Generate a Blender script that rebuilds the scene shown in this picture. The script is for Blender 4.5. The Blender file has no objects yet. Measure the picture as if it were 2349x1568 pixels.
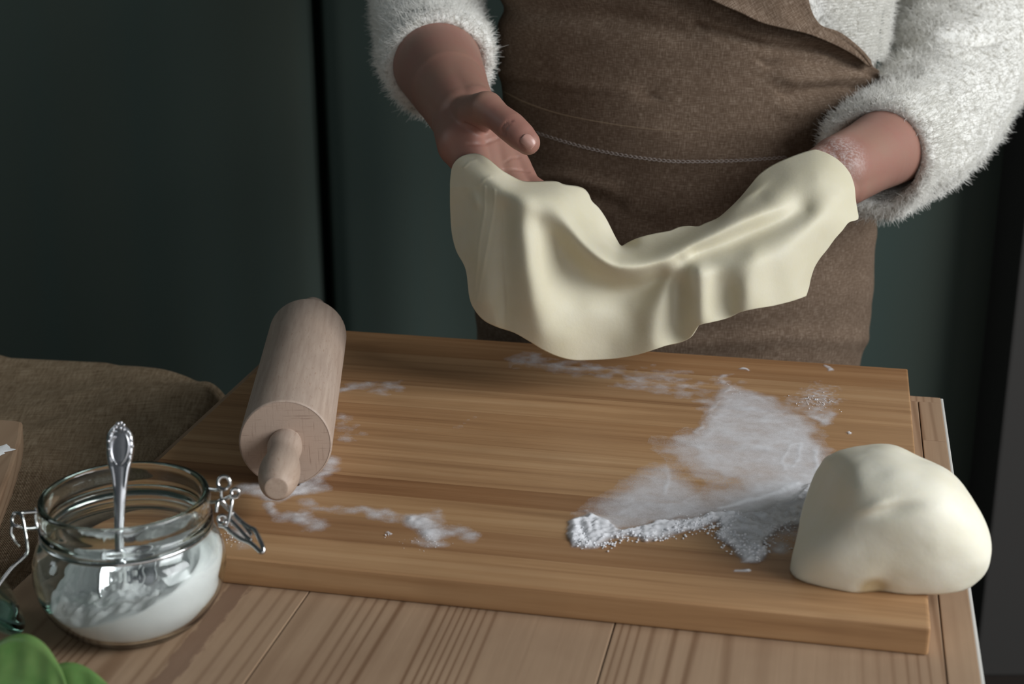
import bpy, bmesh, math, random
import numpy as np
from mathutils import Vector, Matrix

random.seed(7)
rng = np.random.default_rng(11)
scene = bpy.context.scene
COL = scene.collection
PI = math.pi

# ------------------------------------------------------------------ camera
FPX = 3539.4                      # focal length in pixels of the 2349 px wide frame
PITCH = 0.328256                  # camera looks down by 18.8 degrees
YAW = 0.208851                    # the table is turned by 12 degrees
TH = 0.0185                       # board thickness
ZT = 0.75                         # table top
ZB = ZT + TH                      # board top
CAM = np.array([0.0, 0.0, ZB + 0.43])
S_, C_ = math.sin(PITCH), math.cos(PITCH)
FW = np.array([0, C_, -S_]); UPV = np.array([0, S_, C_]); RT = np.array([1.0, 0, 0])

cam_data = bpy.data.cameras.new('camera')
cam = bpy.data.objects.new('camera', cam_data); COL.objects.link(cam)
cam.location = CAM
cam.rotation_euler = (PI / 2 - PITCH, 0, 0)
cam_data.sensor_width = 36.0
cam_data.lens = 36.0 * FPX / 2349.0
cam_data.clip_start = 0.02
cam_data.dof.use_dof = True
cam_data.dof.focus_distance = 1.12
cam_data.dof.aperture_fstop = 9.0
scene.camera = cam

# ------------------------------------------------------------------ light
scene.view_settings.view_transform = 'Standard'
scene.view_settings.look = 'None'
scene.view_settings.exposure = 0.0
scene.view_settings.gamma = 1.0
scene.view_settings.use_curve_mapping = False
world = bpy.data.worlds.new('world'); scene.world = world
world.use_nodes = True
bg = world.node_tree.nodes['Background']
bg.inputs[0].default_value = (0.80, 0.90, 1.0, 1)
bg.inputs[1].default_value = 0.05


def area(name, loc, target, sx, sy, power, col):
    l = bpy.data.lights.new(name, 'AREA'); l.shape = 'RECTANGLE'
    l.size = sx; l.size_y = sy; l.energy = power; l.color = col
    o = bpy.data.objects.new(name, l); COL.objects.link(o)
    o.location = loc
    d = Vector(target) - Vector(loc)
    o.rotation_euler = d.to_track_quat('-Z', 'Y').to_euler()
    return o


area('window_daylight', (2.30, 0.12, 2.00), (0.12, 1.05, 0.82), 1.6, 1.3, 86.0, (0.95, 0.98, 1.0))
area('camera_side_fill', (0.62, -0.58, 1.22), (0.1, 1.1, 0.78), 1.8, 0.9, 6.2, (0.95, 0.98, 1.0))  # added soft fill from behind the camera, to lift the front faces
area('far_window_daylight', (-1.72, 1.25, 1.75), (-0.7, 2.1, 1.0), 0.5, 0.9, 4.0, (0.86, 0.95, 1.0))
scene.cycles.sample_clamp_indirect = 30.0


# ------------------------------------------------------------------ geometry helpers
def ray(px, py):
    return FW + RT * ((px - 1174.5) / FPX) - UPV * ((py - 784) / FPX)


def at(px, py, d):
    """world point that lies d metres in front of the lens along the view axis"""
    return CAM + ray(px, py) * d


def onz(px, py, z):
    r = ray(px, py)
    return CAM + r * ((z - CAM[2]) / r[2])


def pj(P):
    v = np.asarray(P, float) - CAM
    d = v @ FW
    return 1174.5 + FPX * (v @ RT) / d, 784 - FPX * (v @ UPV) / d, d


EX = np.array([math.cos(YAW), -math.sin(YAW), 0.0])
EY = np.array([math.sin(YAW), math.cos(YAW), 0.0])
O = np.array([-0.277237, 0.875386, ZB])        # front left corner of the board top


def uvz(u, v, z):
    return np.array([O[0], O[1], 0]) + EX * u + EY * v + np.array([0, 0, z])


def mesh(name, verts, faces, mat=None, smooth=True):
    me = bpy.data.meshes.new(name)
    me.from_pydata([tuple(map(float, v)) for v in verts], [], [tuple(map(int, f)) for f in faces])
    me.validate()
    if mat: me.materials.append(mat)
    if smooth: me.polygons.foreach_set('use_smooth', [True] * len(me.polygons))
    me.update()
    return me


def link(name, me, parent=None, label=None, cat=None, group=None, kind=None):
    o = bpy.data.objects.new(name, me); COL.objects.link(o)
    if parent is not None: o.parent = parent
    if label: o['label'] = label
    if cat: o['category'] = cat
    if group: o['group'] = group
    if kind: o['kind'] = kind
    return o


def obj(name, verts, faces, mat, parent=None, smooth=True, **k):
    return link(name, mesh(name, verts, faces, mat, smooth), parent, **k)


def empty(name, loc, rz=0, **k):
    o = link(name, None, **k)
    o.location = tuple(loc); o.rotation_euler = (0, 0, rz)
    o.empty_display_size = 0.02
    return o


def keep(child, parent):
    """parent a world-space mesh without moving it"""
    child.parent = parent
    child.matrix_parent_inverse = (Matrix.Translation(parent.location) @ parent.rotation_euler.to_matrix().to_4x4()).inverted()


def bm_obj(name, bm, mat, parent=None, smooth=False, **k):
    me = bpy.data.meshes.new(name); bm.to_mesh(me); bm.free()
    if mat: me.materials.append(mat)
    if smooth: me.polygons.foreach_set('use_smooth', [True] * len(me.polygons))
    return link(name, me, parent, **k)


def box_bm(x0, x1, y0, y1, z0, z1, bevel=0.0, seg=2):
    bm = bmesh.new()
    bmesh.ops.create_cube(bm, size=1.0)
    for v in bm.verts:
        v.co = Vector((x0 + (v.co.x + .5) * (x1 - x0), y0 + (v.co.y + .5) * (y1 - y0), z0 + (v.co.z + .5) * (z1 - z0)))
    if bevel > 0:
        bmesh.ops.bevel(bm, geom=list(bm.edges), offset=bevel, segments=seg, profile=0.6, affect='EDGES')
    return bm


def grid_faces(n, m, closed=False, flip=False):
    f = []
    mm = m if closed else m - 1
    for i in range(n - 1):
        for j in range(mm):
            a, b = i * m + j, i * m + (j + 1) % m
            q = (a, b, b + m, a + m)
            f.append(q[::-1] if flip else q)
    return f


def catmull(pts, n):
    P = np.asarray(pts, float)
    P = np.vstack([2 * P[0] - P[1], P, 2 * P[-1] - P[-2]])
    out = []
    segs = len(P) - 3
    for t in np.linspace(0, segs, n):
        i = min(int(t), segs - 1); f = t - i
        a, b, c, d = P[i:i + 4]
        out.append(.5 * (2 * b + (c - a) * f + (2 * a - 5 * b + 4 * c - d) * f * f + (3 * b - a - 3 * c + d) * f ** 3))
    return np.array(out)


def frames(path):
    T = np.gradient(path, axis=0)
    T /= np.linalg.norm(T, axis=1)[:, None] + 1e-12
    up = np.array([0, 0, 1.0]) if abs(T[0][2]) < .9 else np.array([0, 1.0, 0])
    N = np.cross(T[0], up); N /= np.linalg.norm(N)
    Ns, Bs = [], []
    for t in T:
        N = N - t * (N @ t); N /= np.linalg.norm(N) + 1e-12
        Ns.append(N.copy()); Bs.append(np.cross(t, N))
    return T, np.array(Ns), np.array(Bs)


def tube(path, rad, m=10, cap=True):
    path = np.asarray(path, float)
    n = len(path)
    rad = np.broadcast_to(np.asarray(rad, float), (n,))
    T, N, B = frames(path)
    a = np.linspace(0, 2 * PI, m, endpoint=False)
    V = path[:, None, :] + rad[:, None, None] * (np.cos(a)[None, :, None] * N[:, None, :] + np.sin(a)[None, :, None] * B[:, None, :])
    V = V.reshape(-1, 3); F = grid_faces(n, m, True)
    if cap:
        F.append(tuple(range(m))[::-1]); F.append(tuple(range((n - 1) * m, n * m)))
    return V, F


def lathe(profile, m=64, closed_profile=False):
    a = np.linspace(0, 2 * PI, m, endpoint=False)
    pr = list(profile)
    if closed_profile: pr = pr + [pr[0]]
    V = np.array([[(r * math.cos(t), r * math.sin(t), z) for t in a] for r, z in pr]).reshape(-1, 3)
    return V, grid_faces(len(pr), m, True)


class MB:
    def __init__(s): s.v = []; s.f = []; s.n = 0
    def add(s, V, F):
        s.v.append(np.asarray(V, float)); s.f += [tuple(i + s.n for i in q) for q in F]; s.n += len(V)
        return s
    def obj(s, name, mat, parent=None, **k):
        return obj(name, np.vstack(s.v), s.f, mat, parent, **k)


# smooth value noise -------------------------------------------------
class Noise:
    def __init__(s, seed):
        s.t = np.random.default_rng(seed).random((64, 64, 64))
    def __call__(s, P):
        P = np.asarray(P, float)
        i = np.floor(P).astype(int); f = P - i; f = f * f * (3 - 2 * f)
        i &= 63; j = (i + 1) & 63
        x0, y0, z0 = i.T; x1, y1, z1 = j.T; fx, fy, fz = f.T
        t = s.t
        c = lambda a, b: a * (1 - fx) + b * fx
        c00 = c(t[x0, y0, z0], t[x1, y0, z0]); c10 = c(t[x0, y1, z0], t[x1, y1, z0])
        c01 = c(t[x0, y0, z1], t[x1, y0, z1]); c11 = c(t[x0, y1, z1], t[x1, y1, z1])
        a = c00 * (1 - fy) + c10 * fy; b = c01 * (1 - fy) + c11 * fy
        return a * (1 - fz) + b * fz
    def fbm(s, P, oct=4):
        P = np.asarray(P, float); r = 0; a = .5; tot = 0
        for k in range(oct):
            r = r + a * s(P * 2 ** k + 17.3 * k); tot += a; a *= .5
        return r / tot


NZ = Noise(3)


def n3(P, scale, oct=4):
    P = np.asarray(P, float)
    return NZ.fbm(P * scale + 31.7, oct) - .5


# ------------------------------------------------------------------ material helpers
class NT:
    def __init__(s, name):
        s.m = bpy.data.materials.new(name); s.m.use_nodes = True
        s.t = s.m.node_tree; s.b = s.t.nodes['Principled BSDF']; s.out = s.t.nodes['Material Output']
    def n(s, kind, **k):
        x = s.t.nodes.new(kind)
        for a, v in k.items():
            if a.startswith('i_'): x.inputs[a[2:].replace('_', ' ')].default_value = v
            else: setattr(x, a, v)
        return x
    def l(s, a, b): s.t.links.new(a, b)
    def coords(s, kind='Object', scale=(1, 1, 1), loc=(0, 0, 0), rot=(0, 0, 0)):
        tc = s.n('ShaderNodeTexCoord'); mp = s.n('ShaderNodeMapping')
        mp.inputs['Scale'].default_value = scale; mp.inputs['Location'].default_value = loc; mp.inputs['Rotation'].default_value = rot
        s.l(tc.outputs[kind], mp.inputs[0]); return mp.outputs[0]
    def noise(s, vec, scale=5, detail=4, rough=.55, dist=0):
        x = s.n('ShaderNodeTexNoise'); x.inputs['Scale'].default_value = scale; x.inputs['Detail'].default_value = detail
        x.inputs['Roughness'].default_value = rough; x.inputs['Distortion'].default_value = dist
        if vec is not None: s.l(vec, x.inputs['Vector'])
        return x.outputs['Fac']
    def wave(s, vec, scale, dist=0, dscale=1, axis='X', detail=2):
        x = s.n('ShaderNodeTexWave', wave_type='BANDS', bands_direction=axis)
        x.inputs['Scale'].default_value = scale; x.inputs['Distortion'].default_value = dist
        x.inputs['Detail Scale'].default_value = dscale; x.inputs['Detail'].default_value = detail
        s.l(vec, x.inputs['Vector']); return x.outputs['Fac']
    def ramp(s, fac, stops):
        x = s.n('ShaderNodeValToRGB'); e = x.color_ramp.elements
        while len(e) < len(stops): e.new(0.5)
        for q, (p, c) in zip(e, stops):
            q.position = p; q.color = (*c, 1) if not isinstance(c, (int, float)) else (c, c, c, 1)
        s.l(fac, x.inputs[0]); return x.outputs[0]
    def mix(s, fac, a, b, blend='MIX'):
        x = s.n('ShaderNodeMix', data_type='RGBA', blend_type=blend)
        for sock, v in ((x.inputs[0], fac), (x.inputs[6], a), (x.inputs[7], b)):
            if isinstance(v, bpy.types.NodeSocket): s.l(v, sock)
            elif isinstance(v, (int, float)): sock.default_value = v
            else: sock.default_value = (*v, 1)
        return x.outputs[2]
    def math(s, op, a, b=0.0, clamp=False):
        x = s.n('ShaderNodeMath', operation=op); x.use_clamp = clamp
        for sock, v in ((x.inputs[0], a), (x.inputs[1], b)):
            if isinstance(v, bpy.types.NodeSocket): s.l(v, sock)
            else: sock.default_value = v
        return x.outputs[0]
    def bump(s, h, strength=.3, dist=.001):
        x = s.n('ShaderNodeBump'); x.inputs['Strength'].default_value = strength; x.inputs['Distance'].default_value = dist
        s.l(h, x.inputs['Height']); s.l(x.outputs[0], s.b.inputs['Normal']); return x
    def base(s, c):
        if isinstance(c, bpy.types.NodeSocket): s.l(c, s.b.inputs['Base Color'])
        else: s.b.inputs['Base Color'].default_value = (*c, 1)
    def set(s, **k):
        for a, v in k.items(): s.b.inputs[a.replace('_', ' ')].default_value = v
        return s
    def rnd(s): return s.n('ShaderNodeObjectInfo').outputs['Random']


def sr(r, g, b):
    f = lambda c: ((c / 255 + .055) / 1.055) ** 2.4 if c > 10 else c / 255 / 12.92
    return (f(r), f(g), f(b))


def mat_plain(name, col, rough=.6, metal=0, spec=.4):
    t = NT(name); t.base(col); t.set(Roughness=rough, Metallic=metal); t.b.inputs['Specular IOR Level'].default_value = spec
    return t.m


# glued board: grain runs along X
t = NT('board_wood')
rnd = t.rnd()
off = t.n('ShaderNodeCombineXYZ'); t.l(t.math('MULTIPLY', rnd, 37.0), off.inputs[0]); t.l(t.math('MULTIPLY', rnd, 91.0), off.inputs[2])
tc = t.n('ShaderNodeTexCoord'); va = t.n('ShaderNodeVectorMath', operation='ADD'); t.l(tc.outputs['Object'], va.inputs[0]); t.l(off.outputs[0], va.inputs[1])
mp = t.n('ShaderNodeMapping'); mp.inputs['Scale'].default_value = (3.5, 110, 110); t.l(va.outputs[0], mp.inputs[0])
g1 = t.noise(mp.outputs[0], 1.0, 5, .6, .4)
mp2 = t.n('ShaderNodeMapping'); mp2.inputs['Scale'].default_value = (9, 420, 420); t.l(va.outputs[0], mp2.inputs[0])
g2 = t.noise(mp2.outputs[0], 1.0, 3, .6)
c = t.ramp(g1, [(.25, sr(150, 115, 82)), (.5, sr(181, 145, 107)), (.75, sr(201, 168, 130))])
c = t.mix(t.math('MULTIPLY', g2, .28), c, sr(122, 90, 60), 'MIX')
tint = t.ramp(rnd, [(0, sr(206, 186, 170)), (.35, sr(255, 250, 244)), (.7, sr(228, 212, 196)), (1, sr(255, 252, 246))])
c = t.mix(1.0, c, tint, 'MULTIPLY')
blot = t.noise(t.coords('Object', (6, 16, 1)), 1.0, 4, .6)
c = t.mix(t.math('MULTIPLY', t.ramp(blot, [(.48, 0.), (.7, 1.)]), .35), c, sr(138, 104, 72))
t.base(c); t.set(Roughness=.5); t.b.inputs['Specular IOR Level'].default_value = .35
t.bump(g2, .12, .0006)
M_BOARD = t.m

# old pine table: grain along Y
t = NT('table_pine')
rnd = t.rnd()
off = t.n('ShaderNodeCombineXYZ'); t.l(t.math('MULTIPLY', rnd, 23.0), off.inputs[0]); t.l(t.math('MULTIPLY', rnd, 51.0), off.inputs[1])
tc = t.n('ShaderNodeTexCoord'); va = t.n('ShaderNodeVectorMath', operation='ADD'); t.l(tc.outputs['Object'], va.inputs[0]); t.l(off.outputs[0], va.inputs[1])
mp = t.n('ShaderNodeMapping'); mp.inputs['Scale'].default_value = (10, .22, 10); t.l(va.outputs[0], mp.inputs[0])
nw0 = t.noise(mp.outputs[0], .55, 2, .45, .15)
w = t.math('PINGPONG', t.math('MULTIPLY', nw0, 44.0), .5)
mp2 = t.n('ShaderNodeMapping'); mp2.inputs['Scale'].default_value = (320, 8, 320); t.l(va.outputs[0], mp2.inputs[0])
g2 = t.noise(mp2.outputs[0], 1.0, 3, .6)
blot = t.noise(t.coords('Object', (11, 6, 11)), 1.0, 4, .6)
fade = t.ramp(t.noise(mp.outputs[0], .8, 2, .5), [(.38, .12), (.6, .9)])
c = t.mix(t.math('MULTIPLY', t.ramp(w, [(.0, 1.), (.08, .8), (.2, .15), (.5, 0.)]), fade), sr(170, 143, 117), sr(108, 78, 55))
c = t.mix(t.math('MULTIPLY', g2, .35), c, sr(124, 96, 70))
c = t.mix(t.ramp(blot, [(.45, 0.), (.75, .5)]), c, sr(128, 100, 78))
sx = t.n('ShaderNodeSeparateXYZ'); t.l(tc.outputs['Object'], sx.inputs[0])
sd = t.math('ABSOLUTE', t.math('ADD', t.math('ADD', sx.outputs[0], .1525), t.math('MULTIPLY', t.math('SUBTRACT', t.noise(t.coords('Object', (200, 60, 1)), 1.0, 4, .6), .5), .012)))
c = t.mix(t.math('MULTIPLY', t.ramp(t.math('MULTIPLY', sd, 100.0), [(.55, 1.), (.72, 0.)]), .6), c, sr(104, 76, 62))
t.base(c); t.set(Roughness=.62); t.b.inputs['Specular IOR Level'].default_value = .3
t.bump(t.math('ADD', t.math('MULTIPLY', w, .5), g2), .2, .0005)
M_TABLE = t.m

# beech
t = NT('beech_wood')
v = t.coords('Object', (260, 260, 20))
g = t.noise(v, 1.0, 3, .6)
flec = t.noise(t.coords('Object', (900, 900, 130)), 1.0, 2, .5)
big = t.noise(t.coords('Object', (14, 14, 6)), 1.0, 3, .5)
c = t.ramp(g, [(.3, sr(160, 140, 126)), (.7, sr(178, 159, 144))])
c = t.mix(t.ramp(flec, [(.62, 0.), (.72, .45)]), c, sr(138, 106, 86))
c = t.mix(t.ramp(big, [(.4, 0.), (.8, .35)]), c, sr(176, 148, 124))
t.base(c); t.set(Roughness=.58); t.bump(flec, .1, .0004)
M_BEECH = t.m
# beech end grain: fine saw cross-hatch
t = NT('beech_end_grain')
h1 = t.noise(t.coords('Object', (50, 1000, 50)), 1.0, 2, .6)
h2 = t.noise(t.coords('Object', (1000, 50, 50)), 1.0, 2, .6)
h = t.math('MINIMUM', h1, h2)
c = t.ramp(h, [(.22, sr(130, 106, 92)), (.40, sr(172, 150, 134))])
t.base(c); t.set(Roughness=.65); t.bump(h, .2, .0005)
M_BEECH_END = t.m

# dough
def dough(name, a, b):
    t = NT(name)
    n1 = t.noise(t.coords('Object'), 26, 4, .6); n2 = t.noise(t.coords('Object'), 380, 3, .6)
    c = t.mix(t.ramp(n1, [(.35, 0.), (.7, 1.)]), a, b)
    t.base(c); t.set(Roughness=.55)
    t.b.inputs['Subsurface Weight'].default_value = .15
    t.b.inputs['Subsurface Radius'].default_value = (1.0, .7, .3)
    t.b.inputs['Subsurface Scale'].default_value = .004
    t.b.inputs['Specular IOR Level'].default_value = .3
    t.bump(t.math('ADD', n2, t.math('MULTIPLY', n1, 2.0)), .10, .0012)
    return t
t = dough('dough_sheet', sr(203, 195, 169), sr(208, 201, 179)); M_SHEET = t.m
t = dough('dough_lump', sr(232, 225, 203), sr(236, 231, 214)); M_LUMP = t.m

# shade of a dent, painted brown into the dough lump: a soft disc in the lump's own coordinates, filled later
def add_dent_shade(mat, centre, rad):
    nt = mat.node_tree; b = nt.nodes['Principled BSDF']
    src = b.inputs['Base Color'].links[0].from_socket
    tc = nt.nodes.new('ShaderNodeTexCoord'); d = nt.nodes.new('ShaderNodeVectorMath'); d.operation = 'DISTANCE'
    d.inputs[1].default_value = centre; nt.links.new(tc.outputs['Object'], d.inputs[0])
    mr = nt.nodes.new('ShaderNodeMapRange'); mr.interpolation_type = 'SMOOTHSTEP'
    mr.inputs['From Min'].default_value = rad * 1.0; mr.inputs['From Max'].default_value = rad * .4
    mr.inputs['To Max'].default_value = .75
    nt.links.new(d.outputs['Value'], mr.inputs['Value'])
    mx = nt.nodes.new('ShaderNodeMix'); mx.data_type = 'RGBA'
    nt.links.new(mr.outputs[0], mx.inputs[0]); nt.links.new(src, mx.inputs[6]); mx.inputs[7].default_value = (*sr(176, 148, 96), 1)
    nt.links.new(mx.outputs[2], b.inputs['Base Color'])


# woven cloths (UV in metres)
def weave(name, dark, mid, light, pitch, bump, slub=.5, loose=0.0):
    t = NT(name)
    uv = t.n('ShaderNodeUVMap').outputs[0]
    k = 2 * PI / (pitch * 2 * PI)
    def mapped(sx, sy):
        mp = t.n('ShaderNodeMapping'); mp.inputs['Scale'].default_value = (sx, sy, 1); t.l(uv, mp.inputs[0]); return mp.outputs[0]
    tx = t.noise(mapped(k * .9, k * .09), 1.0, 3, .65)       # single threads, warp and weft
    ty = t.noise(mapped(k * .09, k * .9), 1.0, 3, .65)
    th = t.math('MULTIPLY', t.math('ADD', tx, ty), .5)
    wx = t.wave(mapped(k / 6.2832 * 3.1416, 0), 1.0, loose, 2, 'X')
    wy = t.wave(mapped(0, k / 6.2832 * 3.1416), 1.0, loose, 2, 'Y')
    wv = t.math('MULTIPLY', wx, wy)
    c = t.ramp(th, [(.36, dark), (.5, mid), (.66, light)])
    c = t.mix(t.math('MULTIPLY', t.math('SUBTRACT', 1.0, wv), slub), c, dark)
    cloud = t.noise(mapped(28, 28), 1.0, 4, .6)
    c = t.mix(t.ramp(cloud, [(.35, .35), (.7, 0.)]), c, dark)
    t.base(c); t.set(Roughness=.95); t.b.inputs['Specular IOR Level'].default_value = .1
    t.bump(t.math('ADD', wv, th), bump, pitch * .6)
    return t.m
M_LINEN = weave('brown_linen', sr(84, 68, 55), sr(122, 103, 87), sr(176, 158, 141), .0007, .5, .35)
M_BURLAP = weave('burlap', sr(134, 112, 86), sr(206, 180, 148), sr(242, 218, 186), .0019, 1.0, .45)

t = NT('curtain_cloth')
v = t.coords('Object', (7, 7, .5)); nn = t.noise(v, 1.0, 3, .5)
fine = t.noise(t.coords('Object', (500, 500, 500)), 1.0, 2, .5)
c = t.mix(t.ramp(nn, [(.35, 0.), (.7, 1.)]), sr(72, 84, 79), sr(77, 83, 75))
t.base(c); t.set(Roughness=.95); t.b.inputs['Specular IOR Level'].default_value = .05; t.bump(fine, .15, .0005)
M_CURTAIN = t.m

t = NT('white_wool')
v = t.coords('Object'); a_ = t.noise(v, 210, 3, .6); b_ = t.noise(v, 600, 3, .6)
c = t.mix(t.ramp(a_, [(.34, 1.), (.5, 0.)]), sr(232, 230, 224), sr(176, 172, 162))
t.base(c); t.set(Roughness=1.0); t.b.inputs['Specular IOR Level'].default_value = .05
t.bump(t.math('ADD', a_, t.math('MULTIPLY', b_, .5)), .7, .002)
M_WOOL = t.m
M_FUZZ = mat_plain('wool_fibre', sr(236, 234, 228), 1.0, 0, .05)

t = NT('skin')
v = t.coords('Object'); a_ = t.noise(v, 22, 3, .6); b_ = t.noise(v, 900, 3, .6); cr = t.noise(v, 160, 3, .6)
c = t.mix(t.ramp(a_, [(.35, 0.), (.68, 1.)]), sr(148, 113, 98), sr(150, 107, 95))
tc = t.n('ShaderNodeTexCoord'); dn = t.n('ShaderNodeVectorMath', operation='DISTANCE'); t.l(tc.outputs['Object'], dn.inputs[0])
dn.inputs[1].default_value = tuple(at(1925, 350, 1.228) - at(1580, 300, 1.5) * np.array([1, 1, 0]))
dust = t.math('MULTIPLY', t.ramp(t.math('MULTIPLY', dn.outputs['Value'], 30.0), [(.15, .55), (.85, 0.)]), t.ramp(t.noise(t.coords('Object'), 420, 4, .7), [(.42, 0.), (.62, 1.)]))
c = t.mix(dust, c, sr(214, 206, 204))
t.base(c); t.set(Roughness=.5); t.b.inputs['Subsurface Weight'].default_value = .25
t.b.inputs['Subsurface Radius'].default_value = (1, .35, .2); t.b.inputs['Subsurface Scale'].default_value = .004
t.b.inputs['Specular IOR Level'].default_value = .35
t.bump(t.math('ADD', b_, cr), .10, .0008)
M_SKIN = t.m
t = NT('nail'); t.base(sr(180, 138, 126)); t.set(Roughness=.32); M_NAIL = t.m

t = NT('flour_powder')
v = t.coords('Object'); a_ = t.noise(v, 900, 3, .7)
t.base(sr(250, 250, 249)); t.set(Roughness=1.0); t.b.inputs['Specular IOR Level'].default_value = .02
t.bump(a_, .35, .0006)
M_FLOUR = t.m
# the same powder where it lies thin: grains with the wood showing between them
t = NT('flour_dust')
v = t.coords('Object'); a_ = t.noise(v, 2300, 2, .8)
st = t.noise(t.coords('Object', (130, 130, 130)), 1.0, 4, .65)
at_ = t.n('ShaderNodeAttribute', attribute_name='cover')
g = t.math('ADD', t.math('MULTIPLY', a_, .72), t.math('MULTIPLY', st, .28))
g = t.math('ADD', t.math('MULTIPLY', t.math('SUBTRACT', g, .5), 1.15), .5)
x = t.math('SUBTRACT', at_.outputs['Fac'], g)
al = t.math('ADD', t.math('MULTIPLY', x, 1.15), .42, True)
t.base(sr(240, 240, 243)); t.set(Roughness=1.0); t.b.inputs['Specular IOR Level'].default_value = .02
t.l(al, t.b.inputs['Alpha']); t.bump(a_, .3, .0006)
M_DUST = t.m

t = NT('jar_glass'); t.base((.996, 1.0, .998)); t.set(Roughness=.0, IOR=1.47); t.b.inputs['Transmission Weight'].default_value = 1.0
va_ = t.n('ShaderNodeVolumeAbsorption'); va_.inputs['Color'].default_value = (.35, .90, .66, 1); va_.inputs['Density'].default_value = 13; t.l(va_.outputs[0], t.out.inputs['Volume'])
M_GLASS = t.m
M_CHROME = mat_plain('steel_wire', (.62, .61, .60), .14, 1.0)
t = NT('silver'); t.base((.70, .70, .72)); t.set(Roughness=.26, Metallic=1.0)
t.bump(t.noise(t.coords('Object'), 260, 2, .5), .06, .0006)
M_SILVER = t.m
M_WHITEPAINT = mat_plain('white_paint', sr(214, 212, 206), .45)
M_PLASTER = mat_plain('green_plaster', sr(60, 76, 70), .9, 0, .1)
M_GREY = mat_plain('grey_paint', sr(62, 60, 58), .8, 0, .15)
M_FLOOR = mat_plain('dark_floor', sr(44, 38, 34), .7, 0, .2)
M_DARKCLOTH = mat_plain('dark_cloth', sr(40, 36, 34), .95, 0, .05)
t = NT('basil_leaf')
uv = t.n('ShaderNodeUVMap').outputs[0]
nn = t.noise(t.coords('Object'), 60, 3, .5)
c = t.mix(t.ramp(nn, [(.35, 0.), (.7, 1.)]), sr(92, 132, 70), sr(118, 150, 88))
t.base(c); t.set(Roughness=.35); t.b.inputs['Subsurface Weight'].default_value = .15; t.b.inputs['Subsurface Scale'].default_value = .003
M_LEAF = t.m


def set_uv(me, UV):
    """UV: per-vertex (n,2) array"""
    l = me.uv_layers.new(name='UVMap')
    idx = np.empty(len(me.loops), int); me.loops.foreach_get('vertex_index', idx)
    l.data.foreach_set('uv', np.asarray(UV, float)[idx].ravel())


# ================================================================== ROOM
def structure(name, bm, mat): return bm_obj(name, bm, mat, None, kind='structure')
structure('floor', box_bm(-1.9, 2.6, -0.6, 2.45, -0.05, 0), M_FLOOR)
structure('wall_back', box_bm(-1.9, 2.6, 2.35, 2.45, 0, 2.6), M_PLASTER)
structure('wall_left', box_bm(-2.0, -1.9, -0.6, 2.45, 0, 2.6), M_PLASTER)
# dark grey pier at the right, its corner is upright in the picture
pr = at(2296, 1000, 2.15)
structure('wall_right', box_bm(pr[0], pr[0] + .5, pr[1], 2.35, 0, 2.6, .004), M_GREY)


def curtain(name, x0, x1, y, folds, seed, hem, **k):
    n, m = 240, 24
    X = np.linspace(x0, x1, n); Z = np.linspace(0.03, 2.35, m)
    r = np.random.default_rng(seed)
    D = np.zeros(n)
    for c, wdt, a in folds: D += a * np.exp(-((X - c) / wdt) ** 2)
    D += hem(X)
    V = []
    for j, z in enumerate(Z):
        sway = .006 * math.sin(z * 2.1 + seed)
        for i in range(n):
            V.append((X[i] + sway * .5, y - D[i] * (1 + .08 * math.sin(z * 1.7 + X[i] * 3)), z))
    o = obj(name, V, grid_faces(m, n), M_CURTAIN, **k)
    s = o.modifiers.new('solid', 'SOLIDIFY'); s.thickness = .003
    return o


YC = 2.12
xs = at(728, 330, 2.13)[0]
curtain('curtain', -1.5, xs - .006, YC,
        [(-.62, .09, .008), (-.47, .06, .010), (-.34, .06, .010), (-.80, .1, .010), (-1.05, .1, .02), (-1.25, .08, .03)], 1,
        lambda X: -.035 * np.exp(-((X - xs) / .018) ** 2),
        label='dark green curtain panel left of the vertical gap behind the rolling pin', cat='curtain')
curtain('curtain', xs + .006, 0.83, YC,
        [(-.16, .06, .016), (.05, .1, .02), (.3, .1, .02), (.6, .1, .02)], 2,
        lambda X: -.035 * np.exp(-((X - xs) / .02) ** 2),
        label='dark green curtain panel right of the vertical gap, behind the person', cat='curtain')

# ================================================================== TABLE
U0, U1, V0, V1 = -.0225, .5505, -.40, .424
table = empty('kitchen_table', uvz(.265, .0, 0), -YAW,
              label='old pine kitchen table with worn planks and a white painted edge', cat='table')
def tl(u, v): return (u - .265, v)
def plank(u0, u1, v0, v1, name='plank', z0=ZT - .028, mat=None, bev=.0006):
    a, b = tl(u0, v0), tl(u1, v1)
    return bm_obj(name, box_bm(a[0], b[0], a[1], b[1], z0, ZT, bev), mat or M_TABLE, table)
g = .0004
cuts = [U0, .1565, .345, .5325]
for a, b in zip(cuts[:-1], cuts[1:]): plank(a + g, b - g, V0, .412)
plank(.5325 + g, U1, V0, .3285, 'edge_strip'); plank(.5325 + g, U1, .3292, .412, 'edge_strip')
plank(U0, U1, .4125, V1, 'end_strip')
a, b = tl(U1, V0), tl(U1 + .0022, V1)
e = bm_obj('painted_edge', box_bm(a[0], b[0], a[1], b[1], ZT - .027, ZT - .0006, .0006), M_WHITEPAINT, table, label='white painted side edge')
for nm, (a, b, c_, d) in {'apron_rail': (U0 + .03, U1 - .03, V0 + .03, V0 + .05)}.items():
    pass
for (a, b, c_, d) in ((U0 + .03, U1 - .03, V0 + .03, V0 + .05), (U0 + .03, U1 - .03, V1 - .05, V1 - .03), (U0 + .02, U0 + .04, V0 + .05, V1 - .05), (U1 - .04, U1 - .02, V0 + .05, V1 - .05)):
    p, q = tl(a, c_), tl(b, d)
    bm_obj('rail', box_bm(p[0], q[0], p[1], q[1], ZT - .12, ZT - .028, .001), M_WHITEPAINT, table)
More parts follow.
